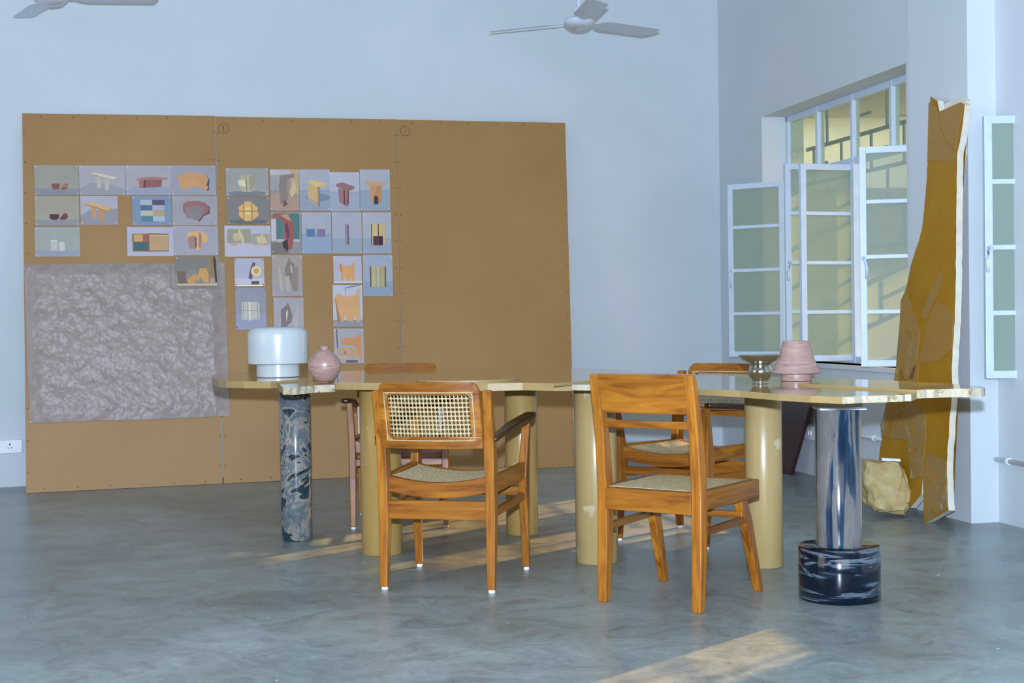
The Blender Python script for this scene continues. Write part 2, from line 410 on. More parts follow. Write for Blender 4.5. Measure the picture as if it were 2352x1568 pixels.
# concrete sunshade above window 1, outside
bm = nb(); _slab(bm, CR, WD, WN, W1A-.3, W1B+.3, ZT+.05, ZT+.13, .75, off=-T+.01); struct('trim_2', bm, pmat('sunshade_concrete', (.45, .45, .42), .8))

# ------------------------------------------------------------ hardboard panels leaning on the back wall
BL = on_z(60, 1132, 0.002); BR = on_z(1320, 1071, 0.002)
TM = on_plane(680, 271, LW+BN*.045, BN)
PN = (BR-BL).cross(TM-BL).normalized()
if PN.y > 0: PN = -PN
def onb(px, py, off=0.0): return on_plane(px, py, BL+PN*off, PN)
def hardboard():
    m, nt, b = new_mat('brown_hardboard')
    mp = mapping(nt, (1, 1, 1)); n = noise_n(nt, mp, 1.1, 4); n2 = noise_n(nt, mp, 160, 3)
    r = ramp(nt, [(.3, (.375, .203, .068)), (.7, (.43, .243, .086))]); nt.links.new(n.outputs['Fac'], r.inputs[0])
    r2 = ramp(nt, [(.3, (.94, .94, .94)), (.7, (1.05, 1.05, 1.05))]); nt.links.new(n2.outputs['Fac'], r2.inputs[0])
    nt.links.new(mix(nt, r.outputs[0], r2.outputs[0], 1.0, 'MULTIPLY'), b.inputs['Base Color'])
    b.inputs['Roughness'].default_value = .5; b.inputs['Specular IOR Level'].default_value = .35
    return m
HB = hardboard(); INK = pmat('dark_brown_ink', (.10, .045, .015), .7)
PANELS = [([(60,1132),(511.5,1108.5),(494.6,266),(51,260)], 'left hardboard panel, holding the crumpled paper and twelve prints'),
          ([(514,1108),(926.4,1089),(909.3,274),(495.6,267.5)], 'middle hardboard panel, pinned with prints and marked with a small circle'),
          ([(927.4,1089),(1320,1071),(1298,282),(910.2,274.5)], 'right hardboard panel, bare, with a drawn circle at its upper left corner')]
for q, lab in PANELS:
    P = [onb(*p) for p in q]; P[0].z = P[1].z = .002
    o0 = P[0].copy(); e = empty('hardboard_panel', o0); tag(e, lab, 'panel', 'brown hardboard panels on the back wall')
    bm = nb(); extrude_poly(bm, [p-o0 for p in P], -PN*.005); obj('board', bm, HB, e)
    bm = nb()
    for i in range(4):
        a, b = P[i], P[(i+1)%4]; cen = sum(P, Vector())/4; n = max(3, int((b-a).length/.18))
        for k in range(n):
            c = a.lerp(b, (k+.5)/n); c = c + (cen-c).normalized()*(.02+.004*rnd.random()) + PN*.0015 - o0
            lx = (P[1]-P[0]).normalized(); lz = PN.cross(lx)
            ring = [bm.verts.new(c+lx*.0042*math.cos(t*math.pi/3)+lz*.0042*math.sin(t*math.pi/3)) for t in range(6)]
            bm.faces.new(ring)
    tag(obj('nail_heads', bm, INK, e), kind='stuff')
for cx_, cy_, k in ((513.5, 295, 0), (931, 301, 1)):
    c = onb(cx_, cy_, .0015); lx = (onb(cx_+10, cy_)-onb(cx_, cy_)).normalized(); lz = PN.cross(lx); lz = lz if lz.z > 0 else -lz
    par = [o for o in bpy.data.objects if o.name.startswith('hardboard_panel')][k+1]
    bm = nb(); N = 40; r1, r2 = .0345, .0318
    oo = par.location
    A = [bm.verts.new(c-oo+lx*r1*math.cos(t*2*math.pi/N)+lz*r1*math.sin(t*2*math.pi/N)) for t in range(N)]
    B = [bm.verts.new(c-oo+lx*r2*math.cos(t*2*math.pi/N)+lz*r2*math.sin(t*2*math.pi/N)) for t in range(N)]
    for t in range(N): bm.faces.new((A[t], A[(t+1)%N], B[(t+1)%N], B[t]))
    # a short vertical pencil stroke made of small marks
    for z0, z1, wv in ([(.018, .002, .0022), (-.001, -.008, .004), (-.012, -.017, .004)] if k == 0 else [(.014, .001, .0018), (-.004, -.014, .0024)]):
        bm.faces.new([bm.verts.new(c-oo+lx*x+lz*z) for x, z in ((-wv, z0), (wv, z0), (wv, z1), (-wv, z1))])
    obj('circle_mark', bm, INK, par)

# ------------------------------------------------------------ pinned prints
ILL = (.70, .86, 1.15)
def pc(c, g=None):
    key = 'print_%02x%02x%02x' % c
    if key in _m: return _m[key]
    l = lin(c); g_ = .3*l[0]+.59*l[1]+.11*l[2]; l = [.78*v+.22*g_ for v in l]; l = [min(.9, l[i]/ILL[i]) for i in range(3)]
    return pmat(key, l, .42, spec=.4, var=.05, scale=12)
PINW = pmat('white_pin', (.85, .88, .9), .3); PINR = pmat('red_pin', (.45, .05, .03), .3)
def pin_mesh(m, name):
    bm = nb(); lathe(bm, [(.0035, 0), (.0045, .002), (.003, .005), (.0008, .006)], 8)
    me = bpy.data.meshes.new(name); bm.to_mesh(me); bm.free(); me.materials.append(m); me.shade_smooth(); return me
PM = {0: pin_mesh(PINW, 'push_pin'), 1: pin_mesh(PINR, 'push_pin')}
PROT = PN.to_track_quat('Z', 'Y')
def photo(q, bgc, shapes, label, red=0, name='pinned_print', cat='print', group='prints pinned to the hardboard', lift=.004, pins=(0,1,2,3)):
    """q: four corners tl,tr,br,bl in picture coordinates; shapes in 0..100 across and down"""
    if len(q) == 4 and not isinstance(q[0], tuple):
        x0, y0, x1, y1 = q; q = [(x0,y0),(x1,y0+.3),(x1+1.6,y1),(x0+1.6,y1+.3)]
    P = [onb(*p, lift) for p in q]; o0 = sum(P, Vector())/4
    e = empty(name, o0); tag(e, label, cat, group)
    def at(u, v, k):
        u /= 100; v /= 100
        p = P[0].lerp(P[1], u).lerp(P[3].lerp(P[2], u), v); return p - o0 + PN*(.0003*k)
    bm = nb(); mats = [pc(bgc)]
    extrude_poly(bm, [p-o0 for p in P], -PN*.0006)
    for k, (c, pts) in enumerate(shapes):
        m = pc(c)
        if m not in mats: mats.append(m)
        if pts[0] == 'e':
            _, cx, cy, rx, ry = pts; pts = [(cx+rx*math.cos(t*math.pi/14), cy+ry*math.sin(t*math.pi/14)) for t in range(28)]
        elif pts[0] == 'r':
            _, a, b, c2, d = pts; pts = [(a,b),(c2,b),(c2,d),(a,d)]
        f = bm.faces.new([bm.verts.new(at(u, v, k+1)) for u, v in pts]); f.material_index = mats.index(m)
    obj('paper', bm, mats, e)
    for i, (u, v) in enumerate(((4, 5), (96, 5), (96, 95), (4, 95))):
        if i in pins:
            pn = bpy.data.objects.new('push_pin', PM[red]); C.objects.link(pn); pn.parent = e
            pn.location = at(u, v, 1); pn.rotation_mode = 'QUATERNION'; pn.rotation_quaternion = PROT
    return e
G1, G2 = (150,160,160), (128,142,165)
LB, LF = (150,168,205), (128,155,198)
def strip(c, y, h=100): return (c, ('r', 0, y, 100, h))
photo((78,379,180,448), (138,148,152), [strip((120,133,160), 78), ((125,70,68), [(38,62),(57,62),(56,76),(52,81),(43,81),(39,74)]), ((150,95,88), ('e',48,62,9.5,2)), ((135,80,72), [(59,78),(68,62),(75,62),(74,76),(69,81),(62,81)]), ((160,108,95), ('e',67,70,7,5))],
  'small print of two reddish clay bowls on grey, top left of all the prints')
photo((181,380,287,448), (152,160,190), [((135,145,172), [(0,78),(25,58),(60,60),(100,80),(100,100),(0,100)]), ((165,170,172), [(36,38),(46,38),(48,74),(42,77),(38,72)]), ((165,172,178), [(54,46),(66,46),(64,84),(56,84)]), ((190,192,190), [(24,26),(32,24),(84,40),(72,48)]), ((150,150,150), [(24,26),(72,48),(72,50),(24,29)])],
  'small print of a white stone console table, second in the top row')
photo((288,380,392,448), (150,160,190), [((135,150,190), [(0,85),(30,68),(70,64),(100,75),(100,100),(0,100)]), ((135,85,95), [(36,42),(80,46),(78,72),(34,76)]), ((155,100,105), [(29,50),(40,50),(38,74),(30,76)]), ((100,52,62), [(40,48),(45,46),(43,74),(39,74)]), ((165,115,120), [(22,50),(28,42),(60,38),(94,42),(94,47),(40,48),(30,54)])],
  'small print of a dusky red bench with a long top')
photo((392,380,495,448), (140,150,185), [((70,75,100), [(75,28),(86,46),(84,82),(80,86),(70,60)]), ((190,145,90), [(14,40),(38,20),(58,24),(66,32),(72,24),(84,46),(78,66),(83,72),(78,84),(62,72),(48,70),(28,82),(22,78)])],
  'small print of an ochre crescent shaped stone fragment')
photo((79,450,181,518), (145,150,150), [strip((125,138,160), 80), ((75,38,45), [(33,61),(54,61),(54,74),(49,80),(38,80),(33,74)]), ((100,60,60), [(55,76),(66,58),(73,60),(74,72),(68,80),(58,80)])],
  'small print of two dark maroon bowls, below the reddish bowls print')
photo((184,450,270,516), (155,165,200), [((130,140,168), [(0,68),(24,50),(60,48),(100,42),(100,100),(0,100)]), ((190,140,70), [(29,38),(42,40),(42,76),(32,76)]), ((185,130,65), [(50,48),(63,50),(62,88),(51,86)]), ((205,160,95), [(12,26),(27,22),(86,42),(72,52)]), ((160,110,50), [(12,26),(72,52),(72,55),(12,29)])],
  'small print of a yellow stone console table on two round legs')
photo((303,450,393,517), (105,140,190), [((150,175,205), ('r',20,13,51,31)), ((85,70,125), ('r',51,13,83,31)), ((60,105,155), ('r',21,32,51,49)), ((150,165,205), ('r',51,32,82,49)), ((170,175,175), ('r',21,50,52,68)), ((165,155,110), ('r',52,50,82,68)), ((55,125,160), ('r',22,69,52,87)), ((150,178,222), ('r',52,69,82,87))],
  'small blue print of an eight square colour swatch grid')
photo((395,450,498,517), (142,152,180), [((105,60,85), [(70,20),(84,38),(83,60),(70,68),(60,88),(50,70)]), ((145,95,105), [(24,28),(34,18),(62,17),(76,28),(82,44),(76,60),(58,68),(30,66),(23,50)]), ((125,120,135), [(30,36),(52,32),(72,38),(66,70),(56,84),(30,74),(28,56)])],
  'small print of a grey stone laid over a rounded red one')
photo((79,521,183,589), (140,158,172), [strip((128,148,185), 79), ((165,180,195), [(34,46),(50,45),(50,80),(36,80)]), ((175,190,205), [(53,52),(66,51),(66,80),(54,82)]), ((185,198,210), ('e',42,46,8,2.5)), ((185,198,210), ('e',60,52,6.5,2))],
  'small print of two pale white cups, lowest print in the left column')
photo((291,521,397,588), (160,172,218), [((120,95,60), [(11,24),(52,22),(90,23),(90,84),(12,84)]), ((190,155,90), [(14,26),(46,25),(46,50),(15,50)]), ((150,85,70), ('r',34,26,46,50)), ((45,95,115), ('r',15,52,46,80)), ((175,145,105), ('r',48,27,89,81)), ((195,170,130), ('r',48,27,89,31))],
  'white bordered print of an open wooden box of yellow and teal samples')
photo((397,519,500,586), (145,155,190), [((205,165,95), [(33,22),(60,17),(72,24),(78,40),(74,56),(62,60),(60,82),(50,80),(36,50),(29,44)]), ((150,120,135), [(33,38),(46,32),(52,44),(50,78),(36,78),(33,60)]), ((155,120,130), [(57,22),(62,22),(64,50),(60,78),(56,72)]), ((90,50,60), [(49,36),(51,36),(52,70),(49,76)])],
  'small print of a mauve and yellow stone collage with a dark crack')
photo((402,589,499,656), (125,130,135), [((112,118,125), ('r',0,0,78,58)), ((140,110,65), ('r',80,0,92,88)), ((40,45,45), [(90,0),(96,0),(98,88),(94,88)]), ((105,90,85), [(4,50),(24,52),(26,92),(6,92)]), ((115,125,138), [(32,44),(50,42),(54,58),(40,72),(30,62)]), ((185,140,60), [(28,76),(48,58),(52,66),(46,92),(30,92)]), ((190,145,65), [(50,80),(58,40),(74,40),(78,60),(78,90),(54,90)]), ((120,130,135), [(52,94),(58,68),(68,90)]), ((150,150,140), [(80,92),(84,68),(94,80),(92,92)]), ((190,180,160), ('r',4,93,98,99))],
  'small print of a heap of yellow and grey stones, overlapping the crumpled paper', lift=.024)
photo((518,386,616,449), (140,152,168), [((110,125,145), ('e',48,92,46,9)), ((165,170,155), [(26,48),(38,26),(60,22),(70,46),(68,72),(58,88),(38,86)]), ((200,205,180), [(28,46),(44,40),(46,68),(30,62)]), ((120,125,105), [(45,25),(47,25),(50,86),(48,86)]), ((145,150,135), [(54,25),(64,30),(70,48),(66,70),(56,84)])],
  'small print of a pale faceted lantern, first print of the middle panel')
photo((520,451,618,515), (115,122,138), [((95,100,115), ('e',50,90,46,8)), ((205,170,95), [(44,18),(56,18),(72,38),(74,68),(58,88),(42,88),(28,68),(28,38)]), ((120,95,45), ('r',27,52,74,54)), ((120,95,45), ('r',39,20,40.5,86)), ((120,95,45), ('r',58,20,59.5,86)), ((225,195,120), ('r',42,56,57,66)), ((225,195,120), ('r',42,40,57,50))],
  'small print of a glowing yellow faceted lantern on dark grey')
photo((515,518,621,589), (165,178,225), [((140,148,145), ('r',6,11,57,57)), ((148,155,160), ('r',58,26,98,62)), ((180,178,150), ('e',27,36,9,13)), ((195,185,160), [(30,5),(42,38),(42,72),(40,70),(30,20)]), ((175,160,130), [(12,58),(30,52),(30,62),(14,66)]), ((185,165,160), ('r',60,60,94,66)), ((195,185,150), [(68,36),(86,34),(92,56),(72,58)]), ((190,180,160), [(79,4),(82,6),(84,60),(80,60)])],
  'white sheet print with two cut out lantern sketches')
photo((620,389,686,484), (148,138,142), [((165,180,205), ('r',0,0,72,14)), ((140,155,180), ('r',0,14,32,50)), ((175,160,140), ('r',70,0,100,60)), ((160,142,135), [(0,62),(40,56),(100,72),(100,100),(0,100)]), ((128,120,132), [(36,14),(84,10),(84,20),(60,22),(56,40),(62,72),(34,84),(30,40)]), ((190,180,150), [(66,54),(84,24),(92,50),(74,68)]), ((110,80,80), [(44,78),(52,74),(60,84),(44,92)])],
  'tall print of a grey stone arch in a workshop')
photo((622,486,691,582), (130,140,155), [((175,185,215), ('r',0,18,16,70)), ((60,120,135), ('r',18,4,94,66)), ((80,140,155), ('r',40,4,62,66)), ((165,170,195), ('r',18,66,94,72)), ((110,110,120), ('r',0,74,56,100)), ((150,80,85), [(4,4),(40,4),(62,8),(72,26),(78,50),(68,90),(52,90),(42,62),(44,34),(34,16),(4,14)]), ((185,140,130), [(30,8),(56,6),(68,22),(56,20)]), ((110,50,75), [(44,34),(54,24),(62,60),(54,66)]), ((55,45,55), [(36,72),(54,66),(56,96),(40,86)])],
  'tall print of a red carved stone arch before a teal door')
photo((687,389,757,484), LB, [strip(LF, 50), ((105,130,175), ('e',60,68,40,10)), ((190,165,120), [(26,38),(62,40),(60,92),(26,76)]), ((160,155,160), [(26,68),(60,80),(60,92),(28,78)]), ((150,120,80), [(60,42),(66,42),(66,88),(60,92)]), ((205,180,120), [(24,28),(42,26),(92,34),(80,42),(50,42)])],
  'tall print of a beige stone side table')
photo((757,395,825,485), (160,178,220), [strip((138,162,205), 50), ((150,105,120), [(28,42),(60,48),(64,78),(56,88),(30,76)]), ((95,50,65), [(46,46),(50,48),(50,84),(46,82)]), ((110,65,80), [(60,48),(65,46),(62,82),(56,88)]), ((140,105,125), [(22,30),(42,26),(86,38),(76,46),(52,48),(20,36)])],
  'tall print of a pink stone side table')
photo((826,389,895,484), (150,170,210), [strip((128,155,198), 50), ((185,140,85), [(32,38),(50,40),(50,80),(36,80)]), ((175,130,80), [(52,40),(72,38),(70,80),(52,80)]), ((60,45,70), [(46,66),(52,62),(60,68),(60,84),(46,84)]), ((195,150,95), [(12,32),(24,28),(76,30),(90,34),(72,38),(30,38)])],
  'tall print of an ochre side table with a small dark block')
photo((692,487,760,582), LB, [strip((125,158,210), 52), ((60,120,180), ('r',16,41,44,58)), ((120,110,175), ('r',52,41,80,58)), ((100,125,170), ('r',20,58,82,59.5))],
  'tall print of one blue and one purple square')
photo((762,487,830,582), LB, [strip((130,158,200), 62), ((140,130,165), ('r',43,28,52,78)), ((85,80,120), ('r',52,30,56,78))],
  'tall print of a single slim mauve pillar')
photo((832,487,898,582), (152,170,208), [strip((130,158,202), 62), ((190,180,135), ('r',30,28,52,80)), ((60,55,45), ('r',30,28,33,80)), ((185,170,120), ('r',56,28,78,78)), ((60,55,45), ('r',53,28,56,62)), ((85,45,75), ('r',36,58,56,80)), ((55,30,60), ('r',56,58,70,80))],
  'tall print of cream pillars behind a purple block')
photo((538,593,606,657), (155,172,215), [((175,185,225), ('r',0,72,100,100)), ((90,78,130), [(62,14),(72,16),(62,50),(58,76),(46,72),(54,34)]), ((215,200,150), ('e',73,46,18,19)), ((190,150,80), ('e',73,46,9,10)), ((95,65,75), ('r',56,82,82,94)), ((235,235,240), ('r',0,95,100,100))],
  'squarish print of a purple post and yellow disc, fixed with red pins', red=1)
photo((624,585,694,680), (152,150,162), [strip((145,150,180), 68), ((165,165,175), [(20,24),(30,40),(36,88),(26,86)]), ((120,118,122), [(42,34),(58,6),(62,16),(74,22),(78,60),(70,88),(58,60),(46,54)]), ((135,125,130), [(60,50),(84,24),(86,86),(68,90)]), ((160,165,178), [(44,54),(56,50),(60,90),(46,90)]), ((180,178,180), [(60,20),(66,30),(68,44),(62,44)])],
  'tall print of a group of upright grey stones')
photo((765,588,830,650), (162,175,218), [((205,150,80), [(22,32),(28,26),(38,38),(62,36),(70,22),(74,22),(74,92),(66,92),(60,74),(54,92),(48,92),(40,76),(32,92),(26,92),(26,60),(20,46)]), ((180,115,60), [(22,32),(28,28),(30,60),(26,60)]), strip((190,195,225), 93)],
  'squarish print of an orange cut out stone on white')
photo((833,585,901,680), (140,165,205), [strip((122,152,200), 64), ((150,150,120), ('r',24,28,76,78)), ((175,170,125), ('r',30,28,42,78)), ((160,175,185), ('r',46,28,56,78)), ((175,160,110), ('r',60,28,70,78)), ((70,70,70), ('r',24,28,27,78)), ((70,70,70), ('r',74,28,77,78))],
  'tall print of a ribbed pale green and yellow cylinder')
photo((540,660,611,757), (128,142,178), [strip((130,148,200), 62), ((170,182,192), ('r',20,34,78,76)), ((190,200,205), ('r',42,34,52,78)), ((95,105,115), ('r',20,54,78,55)), ((95,105,115), ('r',40,35,41,77)), ((95,105,115), ('r',52,34,53,78)), ((95,105,115), ('r',71,35,72,76)), ((95,105,115), ('r',25,35,26,74))],
  'tall print of a white tiled cylinder, above the white table lamp', red=1)
photo((628,683,697,778), (150,158,190), [((115,112,125), [(24,30),(40,20),(48,12),(56,26),(62,44),(58,60),(46,66),(40,100),(24,100)]), ((180,182,195), [(40,36),(46,28),(48,40),(42,60)]), ((165,168,188), [(72,36),(84,22),(82,60),(76,100),(66,100),(64,50)])],
  'tall print of grey standing stones, partly hidden behind the white lamp', pins=(0, 1))
photo((764,654,832,750), (165,185,228), [((120,140,170), ('r',42,6,44,26)), ((90,110,140), [(42,6),(90,0),(90,2),(44,8)]), strip((130,140,170), 84), ((200,155,105), [(8,28),(16,20),(30,24),(40,28),(74,24),(90,6),(92,88),(80,90),(74,72),(66,88),(46,86),(40,70),(34,86),(14,90),(10,50),(4,38)]), ((165,115,70), [(8,28),(14,50),(26,86),(14,90)])],
  'tall print of a large orange stone cut out in a room')
photo((766,754,835,834), (150,160,185), [((95,85,110), [(8,2),(12,2),(14,56),(10,56)]), ((190,135,90), [(24,34),(38,24),(60,28),(90,16),(92,90),(80,80),(72,50),(26,46)]), ((175,150,125), [(14,58),(40,52),(80,56),(76,82),(14,76)]), ((140,105,95), [(30,74),(36,62),(42,74)]), ((175,160,155), [(12,78),(84,86),(92,90),(14,88)]), ((95,85,110), ('r',40,91,78,98))],
  'lowest print, of an orange stone model, near the pink vase', pins=(0, 1, 2))

# crumpled paper sheet
def vf(q):
    d = noise.voronoi(q)[0]; return min(1, d[0])
def paper():
    q = [(55,607.5),(515.5,603),(527.5,955),(68,972)]
    P = [onb(*p, .004) for p in q]; o0 = P[0].copy()
    e = empty('crumpled_paper', o0); tag(e, 'large crumpled pinkish grey paper sheet pinned low on the left hardboard panel', 'paper')
    bm = nb(); NU, NV = 220, 170; vs = {}
    for j in range(NV+1):
        for i in range(NU+1):
            u, v = i/NU, j/NV
            p = P[0].lerp(P[1], u).lerp(P[3].lerp(P[2], u), v)
            qv = Vector((u*10, v*8.2, 3.1)); wv = noise.noise_vector(qv*.5)*.6
            a = 1-abs(noise.noise(qv+wv)); b = 1-abs(noise.noise(qv*2.3+wv)); c = 1-abs(noise.noise(qv*4.7+wv))
            ed = min(1, 12*min(u, 1-u, v, 1-v)+.15)*(.35+.65*min(1, (1-u)*14))*(.25 if (.72 < u < .99 and v < .17) else 1)
            h = (.014*vf(qv*.45+wv*.25) + .012*vf(qv*1.1+wv*.3) + .009*vf(qv*2.3+wv*.3) + .0055*vf(qv*4.6) + .003*a**3 + .002*c**3)*ed*.85
            sag = .002*math.sin(u*7)*v
            vs[i, j] = bm.verts.new(p-o0+PN*(h+.001)+Vector((0, 0, sag)))
    for j in range(NV):
        for i in range(NU): bm.faces.new((vs[i, j], vs[i+1, j], vs[i+1, j+1], vs[i, j+1]))
    m, nt, b = new_mat('pinkish_grey_tissue')
    mp = mapping(nt, (1, 1, 1)); n = noise_n(nt, mp, 6, 8, 2.5, .7)
    r = ramp(nt, [(.35, (.30, .235, .215)), (.65, (.41, .32, .285))]); nt.links.new(n.outputs['Fac'], r.inputs[0])
    nt.links.new(r.outputs[0], b.inputs['Base Color']); b.inputs['Roughness'].default_value = .42
    obj('sheet', bm, m, e, smooth=True)
    for px, py in ((68, 617), (511, 608), (70, 969)):
        pn = bpy.data.objects.new('push_pin', PM[0]); C.objects.link(pn); pn.parent = e
        pn.location = onb(px, py, .012)-o0; pn.rotation_mode = 'QUATERNION'; pn.rotation_quaternion = PROT
paper()

# ------------------------------------------------------------ table
ZTOP = .75; TH = .029
EFLAG = []
def rough_line(pts, amp=.006, step=.02, seg=None):
    out = []; n = len(pts); EFLAG.clear()
    for i in range(n):
        a, b = pts[i], pts[(i+1)%n]; out.append(a)
        if seg is None or i in seg:
            m = int((b-a).length/step); dn = (b-a).normalized(); pr = Vector((-dn.y, dn.x, 0))
            for k in range(1, m): out.append(a.lerp(b, k/m)+pr*amp*(rnd.random()-.5)*2)
            EFLAG.extend([2]*max(1, m))
        else: EFLAG.append(1)
    return out
tc_ = on_z(1300, 875, 0)  # rough centre
table = empty('stone_table', (0.1, 5.9, 0)); tag(table, 'long polished yellow stone table on six round stone columns, with ragged broken edges', 'table')
TO = Vector((.1, 5.9, 0))
def slab_part(px, z, rough=None, mats=(TOPST, EDGE), th=TH, amp=.007, label=None):
    pts = [on_z(x, y, z) for x, y in px]
    for p in pts: p.z = z
    sm = []
    pts = rough_line(pts, amp, .018, rough) if rough else pts
    bm = nb(); extrude_poly(bm, [p-TO for p in pts], (0, 0, -th), side=1, top=0, flags=list(EFLAG) if rough else None)
    bmesh.ops.triangulate(bm, faces=[f for f in bm.faces if len(f.verts) > 4])
    o = obj('tabletop_slab', bm, list(mats), table)
    if label: o['label'] = label
    return o
# left rounded lobe
slab_part([(487,860),(488,866),(492,870),(502,873),(520,874.6),(560,875.5),(622,875.8),(680,872),(722,868),(752,864),(770,859),(770,852.5),(690,852),(600,852.5),(530,855.5)], .752, label='smooth rounded left end piece')
slab_part([(624,876.3),(640,880),(650,889),(672,889.6),(700,887.5),(722,884.6),(769,883.2),(772,877),(772,862),(722,866)], .744, rough=(2,3,4,5), mats=(TOPST, EDGE, ROUGHST), label='small broken front fragment')
slab_part([(768,878.3),(900,879.4),(1120,880.4),(1200,879),(1272,880),(1316,880),(1335,874),(1380,852),(1317,846.5),(992,847.5),(860,849.5),(765,853),(722,862)], .748, label='long plain middle piece')
slab_part([(1272,880),(1365,873),(1448,868),(1448,851.4),(1400,847.5),(1316,845),(1290,846),(1272,860)], .756, th=.012)
slab_part([(1314,883),(1340,883.5),(1372,884),(1470,887),(1598,892),(1700,897.5),(1790,904.5),(1860,908.5),(1935,911.5),(1980,909),(2025,908),(2093,905.3),(2105,901),(2090,893),(1990,880),(1960,871.5),(1873,867.8),(1722,864.2),(1600,860),(1514,856),(1440,853.5),(1400,862),(1330,874)], .750, rough=(0,1,8,9,10), mats=(TOPST, EDGE, ROUGHST), th=.021, label='wide right piece with a broken corner')
slab_part([(1832,880),(1936,886),(2071,893.6),(2106,895.2),(2183,892.6),(2230,892.4),(2260,890.4),(2258,888),(2251,886.6),(2191,881.8),(2120,877.6),(2054,873.8),(1967,870.6),(1925,869.3),(1885,875.5)], .757, rough=(3,4,5,6), mats=(TOPST, EDGE, ROUGHST), th=.027, label='raised right end piece with a crumbling front edge')
c = on_z(1080, 873.5, .756); c.y += .212
bm = nb(); N = 72
c.x = on_z(1078, 863, .756).x
extrude_poly(bm, [Vector((c.x+.212*math.cos(t*2*math.pi/N), c.y+.212*math.sin(t*2*math.pi/N), .7555))-TO for t in range(N)], (0, 0, -.007), side=1)
tag(obj('inlaid_disc', bm, [TOPST, EDGE], table), 'thin raised round disc set on the middle of the top')
MAR1 = marble('swirled_blue_grey_marble', [(0, (.018, .036, .054)), (.38, (.026, .052, .075)), (.5, (.008, .014, .022)), (.56, (.22, .21, .18)), (.8, (.28, .26, .22)), (1, (.11, .14, .16))], (3.3, 3.3, 2.5), 16, 2.2)
MAR2 = marble('streaked_blue_grey_marble', [(0, (.008, .022, .045)), (.40, (.016, .045, .085)), (.50, (.06, .09, .12)), (.54, (.135, .13, .125)), (1, (.165, .155, .145))], (13, 13, .9), 17, .9, nscale=1.2)
MAR3 = marble('dark_banded_marble', [(0, (.002, .005, .012)), (.72, (.005, .012, .025)), (.88, (.03, .05, .075)), (1, (.11, .14, .16))], (2.0, 2.0, 12), 24, 1.3, rough=.1)
def column(x0, x1, yb, mat, ztop, label, zb=0, tilt=0, bev=.003, r=None):
    xc = (x0+x1)/2; p = on_z(xc, yb, 0); rr = (x1-x0)/2*p.y/F_PX*(1+.0)
    rr = rr*(p.y+rr)/p.y
    if r: rr = r
    d = Vector((p.x, p.y, 0)).normalized(); c = Vector((p.x, p.y, 0)) + d*rr
    bm = nb(); lathe(bm, [(rr-.003, zb), (rr, zb+.003), (rr, ztop-.003), (rr-.003, ztop)], 80, (c.x-TO.x, c.y-TO.y, 0))
    o = obj('leg', bm, mat, table, auto=50); o['label'] = label; return c, rr
ZU = .7205
column(647, 718, 1243.5, MAR1, ZU-.004, 'blue grey swirled marble column')
column(831, 925, 1277.5, YST, ZU, 'yellow stone column')
column(1163, 1237, 1231, YST, ZU, 'yellow stone column with pale chips')
column(1323, 1420, 1298, YST2, ZU, 'yellow stone column')
column(1714, 1799, 1306.5, YST2, ZU+.001, 'yellow stone column')
dc, dr = column(1836, 2021.5, 1391, MAR3, .187, 'dark banded marble drum under the right column')
pr = 52*dc.y/F_PX
bm = nb(); lathe(bm, [(pr, .187), (pr, .664), (pr-.001, .665)], 80, (dc.x-TO.x, dc.y-TO.y, 0))
o = obj('leg', bm, MAR2, table, auto=50); o['label'] = 'polished blue and grey marble column standing on the drum'
bm = nb(); a = Vector((dc.x, dc.y, 0))-TO; box(bm, a.x-.075, a.x+.088, a.y-.06, a.y+.07, .6655, .676); obj('shim', bm, WHITE, table, bevel=.001)
bm = nb(); lathe(bm, [(.095, .676), (.095, .7215)], 40, (a.x-.01, a.y+.0, 0)); obj('support_block', bm, stone('dark_underside_stone', [(.22,.16,.08), (.35,.26,.13)], 8, .6), table)

# ------------------------------------------------------------ things on the table
def place_top(px, py, z=ZTOP): return on_z(px, py, z+.001)+Z3*0
# white table lamp
p = place_top(631, 867, .752); s = F_PX/(p.y+.095); br = 49/s; c = Vector((p.x, p.y+br, .7532))
lamp = empty('table_lamp', c); tag(lamp, 'white mushroom shaped stone table lamp on the left end of the table', 'lamp')
LM = pmat('white_alabaster', (.50, .54, .55), .22, var=.03, scale=5, coat=.2)
bm = nb(); lathe(bm, [(br-.003, 0), (br, .003), (br, .062)], 80, cap=True); obj('base', bm, LM, lamp, auto=40)
sr = 68.5/s; zb = .058; zt = .222
prof = [(br*.9, zb+.004), (sr-.006, zb), (sr-.001, zb+.003), (sr, zb+.010)] + [(sr-.035+.035*math.cos(t*math.pi/16)-(.0), zt-.035+.035*math.sin(t*math.pi/16)) for t in range(9)] + [(sr*.4, zt+.002), (.01, zt+.002)]
bm = nb(); lathe(bm, prof, 96); obj('lamp_shade', bm, LM, lamp, auto=50)
# pink vase
PINK = marble('veined_pink_sandstone', [(0, (.38, .235, .20)), (.4, (.46, .30, .255)), (.7, (.33, .19, .17)), (1, (.50, .34, .29))], (1.2, 1.2, 14), 9, .6, rough=.35)
p = place_top(744, 875.5, .748); s = F_PX/(p.y+.06)
base = Vector((p.x, p.y+.03, .7492))
prof = [(20/s, 0), (24/s, .004), (34/s, 19/s), (36.5/s, 27/s), (36.8/s, 42/s), (35.5/s, 47/s), (27/s, 58/s), (14/s, 69/s), (9.2/s, 72/s), (8.8/s, 75/s), (10/s, 79.5/s), (8.4/s, 80/s), (7/s, 76/s), (6/s, 72/s)]
bm = nb(); lathe(bm, prof, 72)
v = obj('vase', bm, PINK, auto=35); v.location = base; tag(v, 'round pink sandstone vase with a short narrow neck, beside the white lamp', 'vase')
